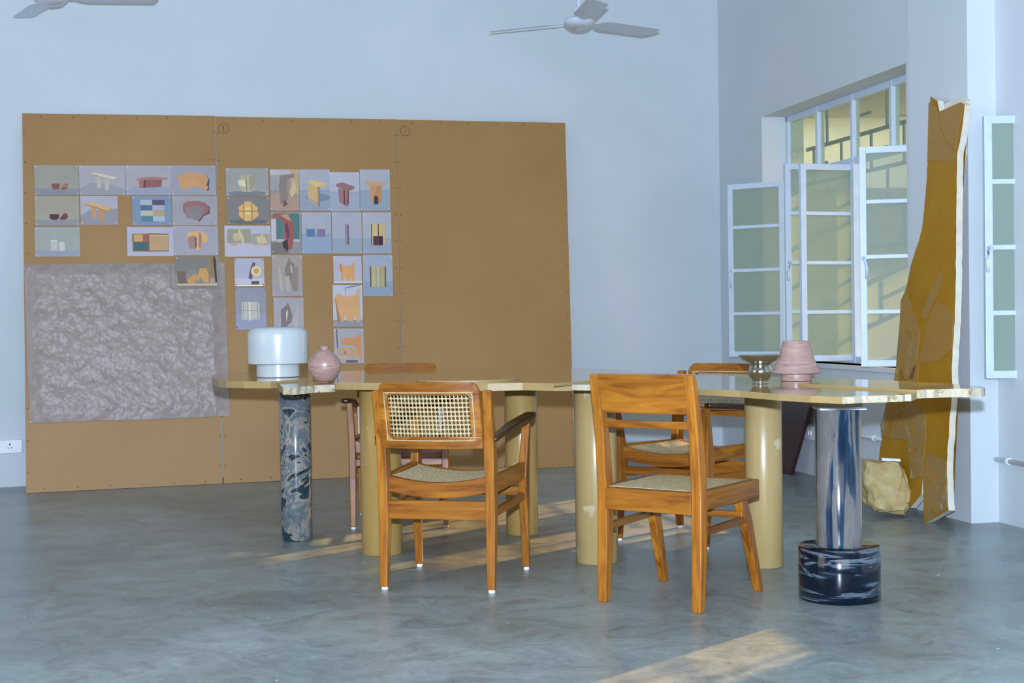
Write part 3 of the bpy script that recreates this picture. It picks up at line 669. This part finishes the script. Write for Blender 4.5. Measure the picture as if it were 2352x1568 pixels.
# steel bowl
STEEL = pmat('brushed_steel', (.50, .48, .43), .16, metal=1, var=.04, scale=20)
p = place_top(1749.5, 881, .750); s = F_PX/(p.y+.03)
base = Vector((p.x, p.y+.028, .7512))
outer = [(18.5, 0), (18.8, 1.5), (17, 5), (19, 9), (25, 16), (28, 26), (27, 33), (24, 39.5), (22.5, 42), (24.5, 44), (25, 46)]
cup = [(30, 48.5), (39, 53), (45, 59), (48.5, 63.5), (49.6, 65)]
inner = [(49, 65.6), (46, 62.5), (38, 55.5), (28, 51.5), (14, 50)]
sc = lambda L: [(a/s, b/s) for a, b in L]
e = empty('steel_bowl', base); tag(e, 'polished steel bowl with a wide flared rim on a round belly', 'bowl')
bm = nb(); lathe(bm, bez(sc(outer), 5), 72); obj('belly', bm, STEEL, e, auto=60)
bm = nb(); lathe(bm, bez(sc([(25, 45)]+cup), 5)+sc(inner), 72); obj('flared_rim', bm, STEEL, e, auto=60)
# pink lamp
p = place_top(1836, 874.3, .751); s = F_PX/(p.y+.058)
base = Vector((p.x, p.y+.057, .751))
e = empty('table_lamp', base); tag(e, 'pink sandstone table lamp with a conical shade, beside the steel bowl', 'lamp')
bm = nb(); lathe(bm, [(35/s, 0), (35.5/s, .003), (35.5/s, 17/s)], 72); obj('base', bm, PINK, e, auto=40)
bm = nb(); lathe(bm, bez([(54/s, 16/s), (58/s, 19.5/s), (51/s, 29/s), (43/s, 46/s), (35/s, 70/s), (30/s, 89/s), (27/s, 91/s), (8/s, 91.5/s)], 6), 80); obj('lamp_shade', bm, PINK, e, auto=50)

# ------------------------------------------------------------ chairs
def cane(bm, fn, nu, nv, r=.62):
    """octagonal-hole weave mapped by fn(u,v); u,v in 0..1"""
    cache = {}
    def V(u, v):
        k = (round(u*nu*1000), round(v*nv*1000))
        if k not in cache: cache[k] = bm.verts.new(fn(u, v))
        return cache[k]
    k = .5*r; q = k*.42
    for i in range(nu):
        for j in range(nv):
            c = (i+.5, j+.5)
            out = [(-.5,-.5),(0,-.5),(.5,-.5),(.5,0),(.5,.5),(0,.5),(-.5,.5),(-.5,0)]
            inn = [(-k*.72,-k*.72),(0,-k),(k*.72,-k*.72),(k,0),(k*.72,k*.72),(0,k),(-k*.72,k*.72),(-k,0)]
            O = [V((c[0]+a)/nu, (c[1]+b)/nv) for a, b in out]; I = [V((c[0]+a)/nu, (c[1]+b)/nv) for a, b in inn]
            for t in range(8): bm.faces.new((O[t], O[(t+1)%8], I[(t+1)%8], I[t]))
def bent(bm, s0, s1, z0, z1, fn, th, n=14):
    """bent plank: s0..s1 across, z0(s)..z1(s), fn(s,z,t) -> point, th thickness"""
    f0 = z0 if callable(z0) else (lambda s: z0); f1 = z1 if callable(z1) else (lambda s: z1)
    rings = []
    for i in range(n+1):
        s = s0+(s1-s0)*i/n
        rings.append([bm.verts.new(fn(s, z, t)) for z, t in ((f0(s), -th/2), (f0(s), th/2), (f1(s), th/2), (f1(s), -th/2))])
    for a, b in zip(rings, rings[1:]):
        for k in range(4): bm.faces.new((a[k], a[(k+1)%4], b[(k+1)%4], b[k]))
    bm.faces.new(rings[0]); bm.faces.new(rings[-1][::-1])
X, Y, Z = Vector((1,0,0)), Vector((0,1,0)), Vector((0,0,1))
def armchair(tone=1.0, sfx=''):
    e = empty('cane_armchair')
    wx, wy, wz = wood('x', tone, sfx), wood('y', tone, sfx), wood('z', tone, sfx)
    rw, fw, dy = .205, .222, .245
    for s in (-1, 1):
        bm = nb()   # rear post, floor to shoulder
        chain(bm, [((s*rw, -dy+.005, .012), X*.028, Y*.030), ((s*rw, -dy+.02, .25), X*.036, Y*.044), ((s*rw, -dy+.022, .40), X*.037, Y*.058), ((s*rw, -dy+.008, .56), X*.037, Y*.052), ((s*(rw+.004), -dy-.038, .742), X*.032, Y*.034)])
        l = obj('leg', bm, wz, e, bevel=.004)
        g = nb(); lathe(g, [(.011, 0), (.013, .003), (.012, .013)], 14, (s*rw, -dy+.005, 0)); obj('foot_glide', g, WHITE, l, smooth=True)
        bm = nb()   # front leg rising to carry the arm
        chain(bm, [((s*fw, dy+.005, .012), X*.026, Y*.026), ((s*fw, dy-.01, .24), X*.033, Y*.042), ((s*fw, dy-.02, .375), X*.034, Y*.064), ((s*(fw+.004), dy-.006, .50), X*.032, Y*.042), ((s*(fw+.010), dy+.008, .608), X*.028, Y*.026)])
        l = obj('leg', bm, wz, e, bevel=.004)
        g = nb(); lathe(g, [(.010, 0), (.012, .003), (.011, .013)], 14, (s*fw, dy+.005, 0)); obj('foot_glide', g, WHITE, l, smooth=True)
        bm = nb()
        pts = [(-dy-.0, .562, .024, .022), (-dy+.09, .580, .034, .024), (-dy+.22, .598, .050, .026), (dy-.08, .612, .056, .024), (dy-.0, .617, .048, .022), (dy+.028, .618, .030, .020)]
        off = [0, .006, .014, .018, .012, .008]
        chain(bm, [((s*(rw+.018+(fw-rw)*k/5+off[k]), y, z), X*w_, Z*t_) for k, (y, z, w_, t_) in enumerate(pts)])
        a = obj('armrest', bm, wood('y', tone*.16, 'dark'+sfx), e, bevel=.007, auto=40); a['label'] = 'dark brown armrest'
        bm = nb(); chain(bm, [((s*(rw+.0), -dy+.03, .392), X*.026, Z*.062), ((s*(fw-.0), dy-.03, .402), X*.026, Z*.062)]); obj('side_rail', bm, wy, e, bevel=.003)
        bm = nb(); chain(bm, [((s*rw, -dy+.03, .285), X*.018, Z*.030), ((s*fw, dy-.01, .300), X*.018, Z*.030)]); obj('stretcher', bm, wy, e, bevel=.003)
    bm = nb(); chain(bm, [((-rw+.01, -dy+.02, .298), Y*.022, Z*.070), ((rw-.01, -dy+.02, .298), Y*.022, Z*.070)]); obj('stretcher', bm, wx, e, bevel=.003)
    bm = nb(); chain(bm, [((-fw+.01, dy-.015, .318), Y*.020, Z*.035), ((fw-.01, dy-.015, .318), Y*.020, Z*.035)]); obj('stretcher', bm, wx, e, bevel=.003)
    sag = lambda s, y: -.026*(1-s*s)
    for y, nm, w_ in ((-dy+.035, 'seat_rail', rw-.012), (dy-.028, 'seat_rail', fw-.012)):
        bm = nb(); bent(bm, -1, 1, lambda s: .366+sag(s, 0), lambda s: .424+sag(s, 0), lambda s, z, t: Vector((s*w_, y+t, z)), .028); obj(nm, bm, wx, e, bevel=.003)
    bm = nb()
    def seat(u, v):
        s = u*2-1; wv = (rw-.018)+(fw-rw)*v
        return Vector((s*wv, -dy+.045+(2*dy-.08)*v, .421+sag(s, 0)-.004*math.sin(math.pi*v)))
    cane(bm, seat, 30, 32, .60); obj('cane_seat', bm, CANE_S, e, solid=.002)
    # back
    def bk(s, z, t):
        lean = -(z-.53)*.24
        return Vector((s*.191, -dy-.022+lean-.032*(1-s*s)+t, z))
    rr = .035
    def topz(s):
        d = 1-abs(s); q = rr/.191
        return .775-rr+math.sqrt(max(0, rr*rr-(rr-min(d, q)*.191)**2)) if d < q else .775
    bm = nb()
    bent(bm, -1, 1, .727, topz, bk, .022, 40); bent(bm, -1, 1, .530, .575, bk, .022, 24)
    bent(bm, -1, -.80, .575, .727, bk, .022, 3); bent(bm, .80, 1, .575, .727, bk, .022, 3)
    obj('backrest_frame', bm, wx, e, bevel=.003)
    bm = nb(); cane(bm, lambda u, v: bk((u*2-1)*.815, .571+.160*v, 0)+Vector((0, .0, 0)), 22, 10, .84)
    obj('cane_backrest', bm, CANE, e, solid=.002)
    bm = nb()
    for tt in (-.0118, .0118):
        loop = [bk(s, .737, tt) for s in [-.87+1.74*i/24 for i in range(25)]] + [bk(.87, .737-.176*i/6, tt) for i in range(1, 7)] + [bk(.87-1.74*i/24, .561, tt) for i in range(1, 25)] + [bk(-.87, .561+.176*i/6, tt) for i in range(1, 6)]
        tube(bm, loop, .0022, 6, closed=True)
        for sx in (-1, 1):
            for zc, sz in ((.737, -1), (.561, 1)):
                for k in (.06, .11): tube(bm, [bk(sx*(.87-k), zc, tt), bk(sx*.87, zc+sz*k*.2, tt)], .0014, 5)
    obj('cane_binding', bm, CANE, e)
    return e
def sidechair():
    e = empty('cane_side_chair')
    wx, wy, wz = wood('x', 1.0), wood('y', .7, 'b'), wood('z', 1.08, 'c')
    hw = .185
    for s in (-1, 1):
        bm = nb(); chain(bm, [((s*hw, -.205, 0), X*.034, Y*.034), ((s*hw, -.190, .20), X*.038, Y*.046), ((s*hw, -.185, .385), X*.038, Y*.052), ((s*hw, -.205, .60), X*.037, Y*.042), ((s*hw, -.245, .802), X*.033, Y*.032)])
        obj('leg', bm, wz, e, bevel=.004)
        bm = nb(); chain(bm, [((s*.195, .245, 0), X*.030, Y*.030), ((s*.187, .165, .26), X*.032, Y*.052), ((s*.183, .125, .345), X*.032, Y*.062)])
        obj('leg', bm, wz, e, bevel=.004)
        bm = nb(); chain(bm, [((s*hw, -.19, .262), X*.018, Z*.026), ((s*.188, .175, .272), X*.018, Z*.026)]); obj('stretcher', bm, wy, e, bevel=.003)
        bm = nb(); chain(bm, [((s*(hw-.003), -.195, .373), X*.032, Z*.066), ((s*.205, .21, .378), X*.032, Z*.066)]); obj('side_rail', bm, wy, e, bevel=.004)
    bm = nb(); chain(bm, [((-.195, .125, .29), Y*.018, Z*.024), ((.195, .125, .29), Y*.018, Z*.024)]); obj('stretcher', bm, wx, e, bevel=.003)
    bm = nb(); chain(bm, [((-.168, -.205, .366), Y*.024, Z*.076), ((.168, -.205, .366), Y*.024, Z*.076)]); obj('seat_rail', bm, wx, e, bevel=.003)
    bm = nb(); chain(bm, [((-.19, .20, .379), Y*.030, Z*.064), ((.19, .20, .379), Y*.030, Z*.064)]); obj('seat_rail', bm, wx, e, bevel=.003)
    bm = nb(); cane(bm, lambda u, v: Vector(((u*2-1)*(.170+.018*v), -.195+.385*v, .4065)), 30, 32, .55); obj('cane_seat', bm, CANE_S, e, solid=.002)
    def bk(s, z, t): return Vector((s*hw, -.205-(z-.60)*.20-.014*(1-s*s)+t, z))
    bm = nb(); bent(bm, -.93, .93, .668, .804, bk, .020, 20); obj('top_rail', bm, wx, e, bevel=.003)
    bm = nb(); bent(bm, -.93, .93, .617, .643, bk, .016, 12); obj('back_slat', bm, wx, e, bevel=.002)
    return e
def copy_tree(o, parent=None):
    c = o.copy(); C.objects.link(c); c.parent = parent
    for ch in list(o.children): copy_tree(ch, c)
    return c
def put(e, x, y, yaw, label):
    e.location = (x, y, 0); e.rotation_euler = (0, 0, R(yaw)); tag(e, label, 'chair', 'teak and cane chairs around the table')
a1 = armchair()
a2 = copy_tree(a1); a3 = copy_tree(a1)
def fit(px4):
    P = [on_z(x, y) for x, y in px4]; return sum(P, Vector())/len(P)
q = [on_z(881,1353), on_z(1139,1366), on_z(958,1300), on_z(1207,1308)]
c = sum(q, Vector())/4
put(a1, c.x, c.y, -13.5, 'cane backed teak armchair in front of the table, seen from behind')
f1, f2, rr_ = on_z(1435,1239), on_z(1635,1266), on_z(1546,1206)
c = (f1+f2)/2; d = (rr_-f1); c = c + d*.5
put(a2, c.x, c.y, 180-38, 'cane armchair behind the right half of the table, turned toward the left')
f1, f2 = on_z(812,1215), on_z(1027,1210)
c = (f1+f2)/2 + Vector((-.015, .245, 0))
put(a3, c.x, c.y, 180+3, 'cane armchair behind the left half of the table, facing it squarely')
b1 = sidechair()
q = [on_z(1403,1383), on_z(1607,1413), on_z(1504,1330), on_z(1722,1360)]
c = sum(q, Vector())/4
put(b1, c.x, c.y, -35, 'armless teak side chair with a solid wooden backrest, in front of the table')

# ------------------------------------------------------------ ceiling fans
FANM = pmat('glossy_white_fan_paint', (.62, .68, .76), .25, var=.03, scale=10)
def fan(px, py, d, angs, label):
    p = at_depth(px, py, d); e = empty('ceiling_fan', p); tag(e, label, 'fan', 'white three bladed ceiling fans')
    bm = nb(); lathe(bm, bez([(.005, -.001), (.045, .001), (.075, .013), (.090, .028), (.094, .040), (.085, .055), (.055, .066), (.03, .075)], 5), 56)
    obj('motor_housing', bm, FANM, e, auto=50)
    bm = nb(); lathe(bm, [(.004, -.010), (.040, -.008), (.066, .003), (.072, .012), (.068, .014)], 48); obj('bottom_cap', bm, pmat('pearl_grey_cap', (.60, .60, .64), .25, metal=.3), e, auto=50)
    bm = nb(); lathe(bm, [(.03, .07), (.032, .12), (.014, .13), (.014, H-p.z)], 24); obj('down_rod', bm, FANM, e, auto=50)
    for a in angs:
        bm = nb(); a = R(a); t = Vector((math.cos(a), math.sin(a), 0)); s = Vector((-math.sin(a), math.cos(a), 0))
        q = s*math.cos(R(9)) - Z*math.sin(R(9))
        chain(bm, [(t*.07+Z*.036, q*.035, Z*.004), (t*.13+Z*.036, q*.045, Z*.004), (t*.15+Z*.036, q*.10, Z*.003), (t*.20+Z*.036, q*.140, Z*.002), (t*.56+Z*.034, q*.135, Z*.002), (t*.60+Z*.034-q*.03, q*.05, Z*.002)])
        obj('fan_blade', bm, FANM, e, bevel=.0005)
    return e
fan(1330, 65, 8.62, (-82, 35, 156), 'white ceiling fan hanging above the middle of the room')
fan(118, 10, 8.07, (4, 124, 250), 'white ceiling fan at the top left, cut off by the frame')

# ------------------------------------------------------------ wall fittings
def onw(px, py, off=0.0): return on_plane(px, py, CR+WN*off, WN)
def onback(px, py, off=0.0): return on_plane(px, py, LW+BN*off, BN)
def plate(cx, cy, w, h, onf, d, n, label, kind):
    p = onf(cx, cy); e = empty('wall_socket' if kind == 'socket' else 'switch_plate', p); tag(e, label, 'socket' if kind == 'socket' else 'switch')
    bm = nb(); _slab(bm, Vector(), d, n, -w/2, w/2, -h/2, h/2, .022, off=.022); obj('plate', bm, WHITE, e, bevel=.003)
    return e, p
e, p = plate(-8, 1026, .30, .082, onback, BD, BN, 'white socket plate low on the back wall at the left edge', 'socket')
bm = nb()
for sx, sz, hh in ((.078, .014, .006), (.068, -.008, .003), (.088, -.008, .003)):
    _slab(bm, Vector(), BD, BN, sx-.0035, sx+.0035, sz-hh, sz+hh, .001, off=.0228)
obj('socket_hole', bm, pmat('black_hole', (.01, .02, .02), .6), e)
e, p = plate(1868, 994, .20, .085, onw, WD, WN, 'white switch plate low on the right wall, beside the maroon slab', 'switch')
for k in range(2):
    bm = nb(); _slab(bm, Vector(), WD, WN, -.03+.035*k, -.015+.035*k, -.014, .014, .006, off=.027); obj('rocker_switch', bm, WHITE, e, bevel=.002)
def conduit(pts, label):
    P = [Vector(q) for q in pts]; e = empty('conduit_pipe', P[0]); tag(e, label, 'pipe', 'white conduit pipes on the right wall')
    bm = nb(); tube(bm, [q-P[0] for q in P], .0125, 14); obj('pipe', bm, WHITE, e, smooth=True)
    return e, P
z = .29
a, b = onw(1900, 1003).copy(), onw(2032, 1010).copy()
def wp(t, z, off=.016): 
    v = CR+WD*t+WN*off; v.z = z; return v
ta, tb = (onw(1890, 1000)-CR).dot(WD), (onw(2040, 1010)-CR).dot(WD)
e, P = conduit([wp(ta, .30), wp(LWB-.562, .30)], 'white conduit pipe on the wall behind the blue marble column')
bm = nb(); q = wp((onw(2013, 1008)-CR).dot(WD), .30)-P[0]; tube(bm, [q-WD*.012, q+WD*.012], .018, 14); obj('pipe_clamp', bm, WHITE, e)
e, P = conduit([wp(LWB+.02, .300), wp(LWB+2.0, .300)], 'white conduit pipe low on the wall at the right edge')
bm = nb(); q = wp(LWB+.13, .300)-P[0]; tube(bm, [q-WD*.008, q+WD*.008], .018, 14); obj('pipe_clamp', bm, WHITE, e)

# dark maroon slab on the right wall
MR = stone('dark_maroon_stone', [(.030, .008, .010), (.055, .016, .020)], 6, .35)
c0 = onw(1815, 1090); t0 = (c0-CR).dot(WD)
nn = WN.normalized()
P = [CR+WN*.13+WD*(t0-.55), CR+WN*.13+WD*t0, CR+WN*.03+WD*(t0+.17)+Z*.55, CR+WN*.03+WD*(t0-.45)+Z*.55]
pb = on_z(1815, 1090.5); sh = pb-(CR+WN*.13+WD*t0); sh.z = 0
P = [p+WD*sh.dot(WD)+Z*.003 for p in P]
bm = nb(); extrude_poly(bm, [p-P[0] for p in P], -WN*.025)
o = obj('stone_slab', bm, MR, bevel=.002); o.location = P[0]; tag(o, 'dark maroon stone slab leaning on the wall behind the right end of the table', 'slab')

# ------------------------------------------------------------ tall leaning yellow slab
SB = on_z(2124, 1200, 0.0)
top_off = PIL+.02
# plane through the base line (parallel to the wall) leaning onto the pillar
base_off = (SB-CR).dot(WN)
topp = CR+WN*(top_off+.035); topp.z = 2.15
SN = WD.cross((topp+WD*((SB-CR).dot(WD)))-SB).normalized()
if SN.dot(WN) < 0: SN = -SN
def ons(px, py, off=0.0): return on_plane(px, py, SB+SN*off, SN)
OUT = [(2122,1202),(2122,1165),(2118,1120),(2116,1098),(2119,1133),(2100,1155),(2091,1166),(2086,1150),(2060,1120),(2040,1090),(2018,1062),(2021,1030),(2027,1004),(2022,975),(2032,950),(2036,925),(2052,880),(2062,830),(2066,790),(2068,740),(2069,690),(2080,665),(2092,608),(2110,555),(2120,510),(2128,420),(2131,350),(2134,290),(2137,221),(2153,231),(2158,256),(2206,235),(2216,240),(2212,280),(2205,325),(2199,350),(2197,450),(2196,560),(2195,650),(2193,740),(2188,800),(2186,850),(2188,900),(2181,960),(2180,1000),(2176,1030),(2175,1090),(2177,1150),(2179,1172)]
OUT = [(2122,1202),(2120,1120),(2119,1098),(2117,1135),(2100,1155),(2091,1166),(2078,1145),(2060,1120),(2040,1090)] + OUT[10:]
ss = empty('tall_stone_slab', SB); tag(ss, 'tall ragged ochre stone slab leaning upright against the pillar by the window', 'slab')
OCH = stone('polished_ochre_stone', [(.30, .135, .006), (.38, .185, .010), (.43, .215, .02)], 2.4, .3, .7, spec=.2)
OCH2 = stone('mottled_ochre_stone', [(.20, .105, .03), (.37, .20, .035), (.30, .19, .08), (.50, .34, .12)], 7, .3, 1.4, spots=(.45, .34, .15), spec=.2)
OCH3 = stone('tan_ochre_stone', [(.33, .18, .04), (.38, .21, .05)], 3, .3, .5, spec=.2)
CREAM = stone('cream_stone_edge', [(.62, .58, .46), (.76, .73, .62)], 14, .7, .5)
def jag(px, step=14, amp=1.5):
    out = []
    for i in range(len(px)):
        a, b = px[i], px[(i+1) % len(px)]; out.append(a)
        L = math.hypot(b[0]-a[0], b[1]-a[1]); m = int(L/step)
        for k in range(1, m): out.append((a[0]+(b[0]-a[0])*k/m+amp*(rnd.random()-.5), a[1]+(b[1]-a[1])*k/m+amp*.6*(rnd.random()-.5)))
    return out
P = [ons(*p) for p in jag(OUT)]
bm = nb(); extrude_poly(bm, [p-SB for p in P], -SN*.032, side=1)
bmesh.ops.triangulate(bm, faces=[f for f in bm.faces if len(f.verts) > 4])
obj('slab_body', bm, [OCH, CREAM], ss)
def inlay(px, m, label=None, th=.003):
    P = [ons(*p, .0) for p in px]; bm = nb(); extrude_poly(bm, [p-SB+SN*th for p in P], -SN*(th+.001))
    bmesh.ops.triangulate(bm, faces=[f for f in bm.faces if len(f.verts) > 4])
    o = obj('stone_inlay', bm, m, ss)
    if label: o['label'] = label
inlay([(2159,257),(2205,237),(2213,242),(2203,300),(2196,345),(2188,340),(2172,318),(2162,290)], OCH3, 'curved tan piece at the top')
inlay([(2134,235),(2150,245),(2157,262),(2160,292),(2171,320),(2188,342),(2195,352),(2190,372),(2150,368),(2131,372)], OCH3)
inlay([(2070,692),(2081,667),(2092,700),(2112,760),(2108,830),(2098,870),(2055,872),(2065,800)], OCH2, 'mottled brown piece')
inlay([(2160,625),(2167,634),(2150,680),(2128,735),(2116,725),(2130,690),(2146,650)], OCH2)
inlay([(2132,745),(2152,690),(2170,700),(2190,730),(2187,800),(2160,826),(2120,835),(2112,830),(2122,780)], OCH3)
inlay([(2030,955),(2037,925),(2100,925),(2125,950),(2128,1000),(2118,1094),(2092,1100),(2085,1010),(2026,1005),(2024,975)], OCH2, 'mottled brown piece')
inlay([(2124,1070),(2132,1040),(2174,1058),(2176,1168),(2127,1198)], OCH2)
inlay([(2080,880),(2100,840),(2112,830),(2108,876)], OCH3)
# pale slab behind it
P = [onw(x, y, PIL+.0315) for x, y in ((2170,238),(2208,223),(2217,232),(2217,260),(2206,330),(2209,352),(2204,362),(2200,420),(2170,420))]
bm = nb(); extrude_poly(bm, [p-P[0] for p in P], -WN*.03)
o = obj('stone_offcut', bm, CREAM); o.location = P[0]; tag(o, 'pale stone offcut standing behind the top of the tall ochre slab', 'slab')

# ------------------------------------------------------------ rough yellow rock
def rock():
    c0 = on_z(2040, 1190, 0); e = empty('yellow_rock', Vector((c0.x, c0.y+.06, 0))); tag(e, 'rough pale yellow rock block standing on the floor before the tall slab', 'rock')
    yb = c0.y+.02; out = [(1985,1075),(1990,1064),(2062,1068),(2074,1098),(2097,1128),(2099,1142),(2088,1172),(2082,1193),(2045,1190),(2012,1180),(1994,1160),(1986,1120)]
    pts = [at_depth(x, y, yb) for x, y in out]; o0 = e.location
    zmin = min(p.z for p in pts)
    bm = nb(); n = len(pts); rings = []
    cen = sum(pts, Vector())/n
    for k, (sc, dy) in enumerate(((.80, -.035), (.97, -.012), (1.0, .03), (.98, .09), (.80, .15))):
        rings.append([bm.verts.new(cen+(p-cen)*sc+Vector((0, dy, 0))-o0) for p in pts])
    for a, b in zip(rings, rings[1:]):
        for i in range(n): bm.faces.new((a[i], a[(i+1)%n], b[(i+1)%n], b[i]))
    bm.faces.new(rings[0]); bm.faces.new(rings[-1][::-1])
    bmesh.ops.triangulate(bm, faces=bm.faces)
    bmesh.ops.subdivide_edges(bm, edges=bm.edges, cuts=3, use_grid_fill=True)
    for v in bm.verts:
        q = v.co*9; d = noise.noise_vector(q)*.016+noise.noise_vector(q*3)*.011+noise.noise_vector(q*7)*.005; v.co += d
    mz = min(v.co.z for v in bm.verts)
    for v in bm.verts: v.co.z -= mz
    m = stone('rough_yellow_rock', [(.32, .22, .08), (.45, .33, .13), (.52, .41, .19), (.60, .52, .32)], 9, .8, 1.3)
    r = obj('rock_body', bm, m, e, auto=35)
    return e, max(v.co.z for v in r.data.vertices)
re_, rz = rock()
p = at_depth(2046, 1064, re_.location.y-.0)
bm = nb(); box(bm, -.045, .045, -.02, .02, 0, .014)
o = obj('white_box', bm, WHITE, bevel=.003); o.location = (p.x, p.y, rz-.012); o.rotation_euler = (0, R(3), R(-8)); tag(o, 'small flat white plastic piece lying on top of the yellow rock', 'box')
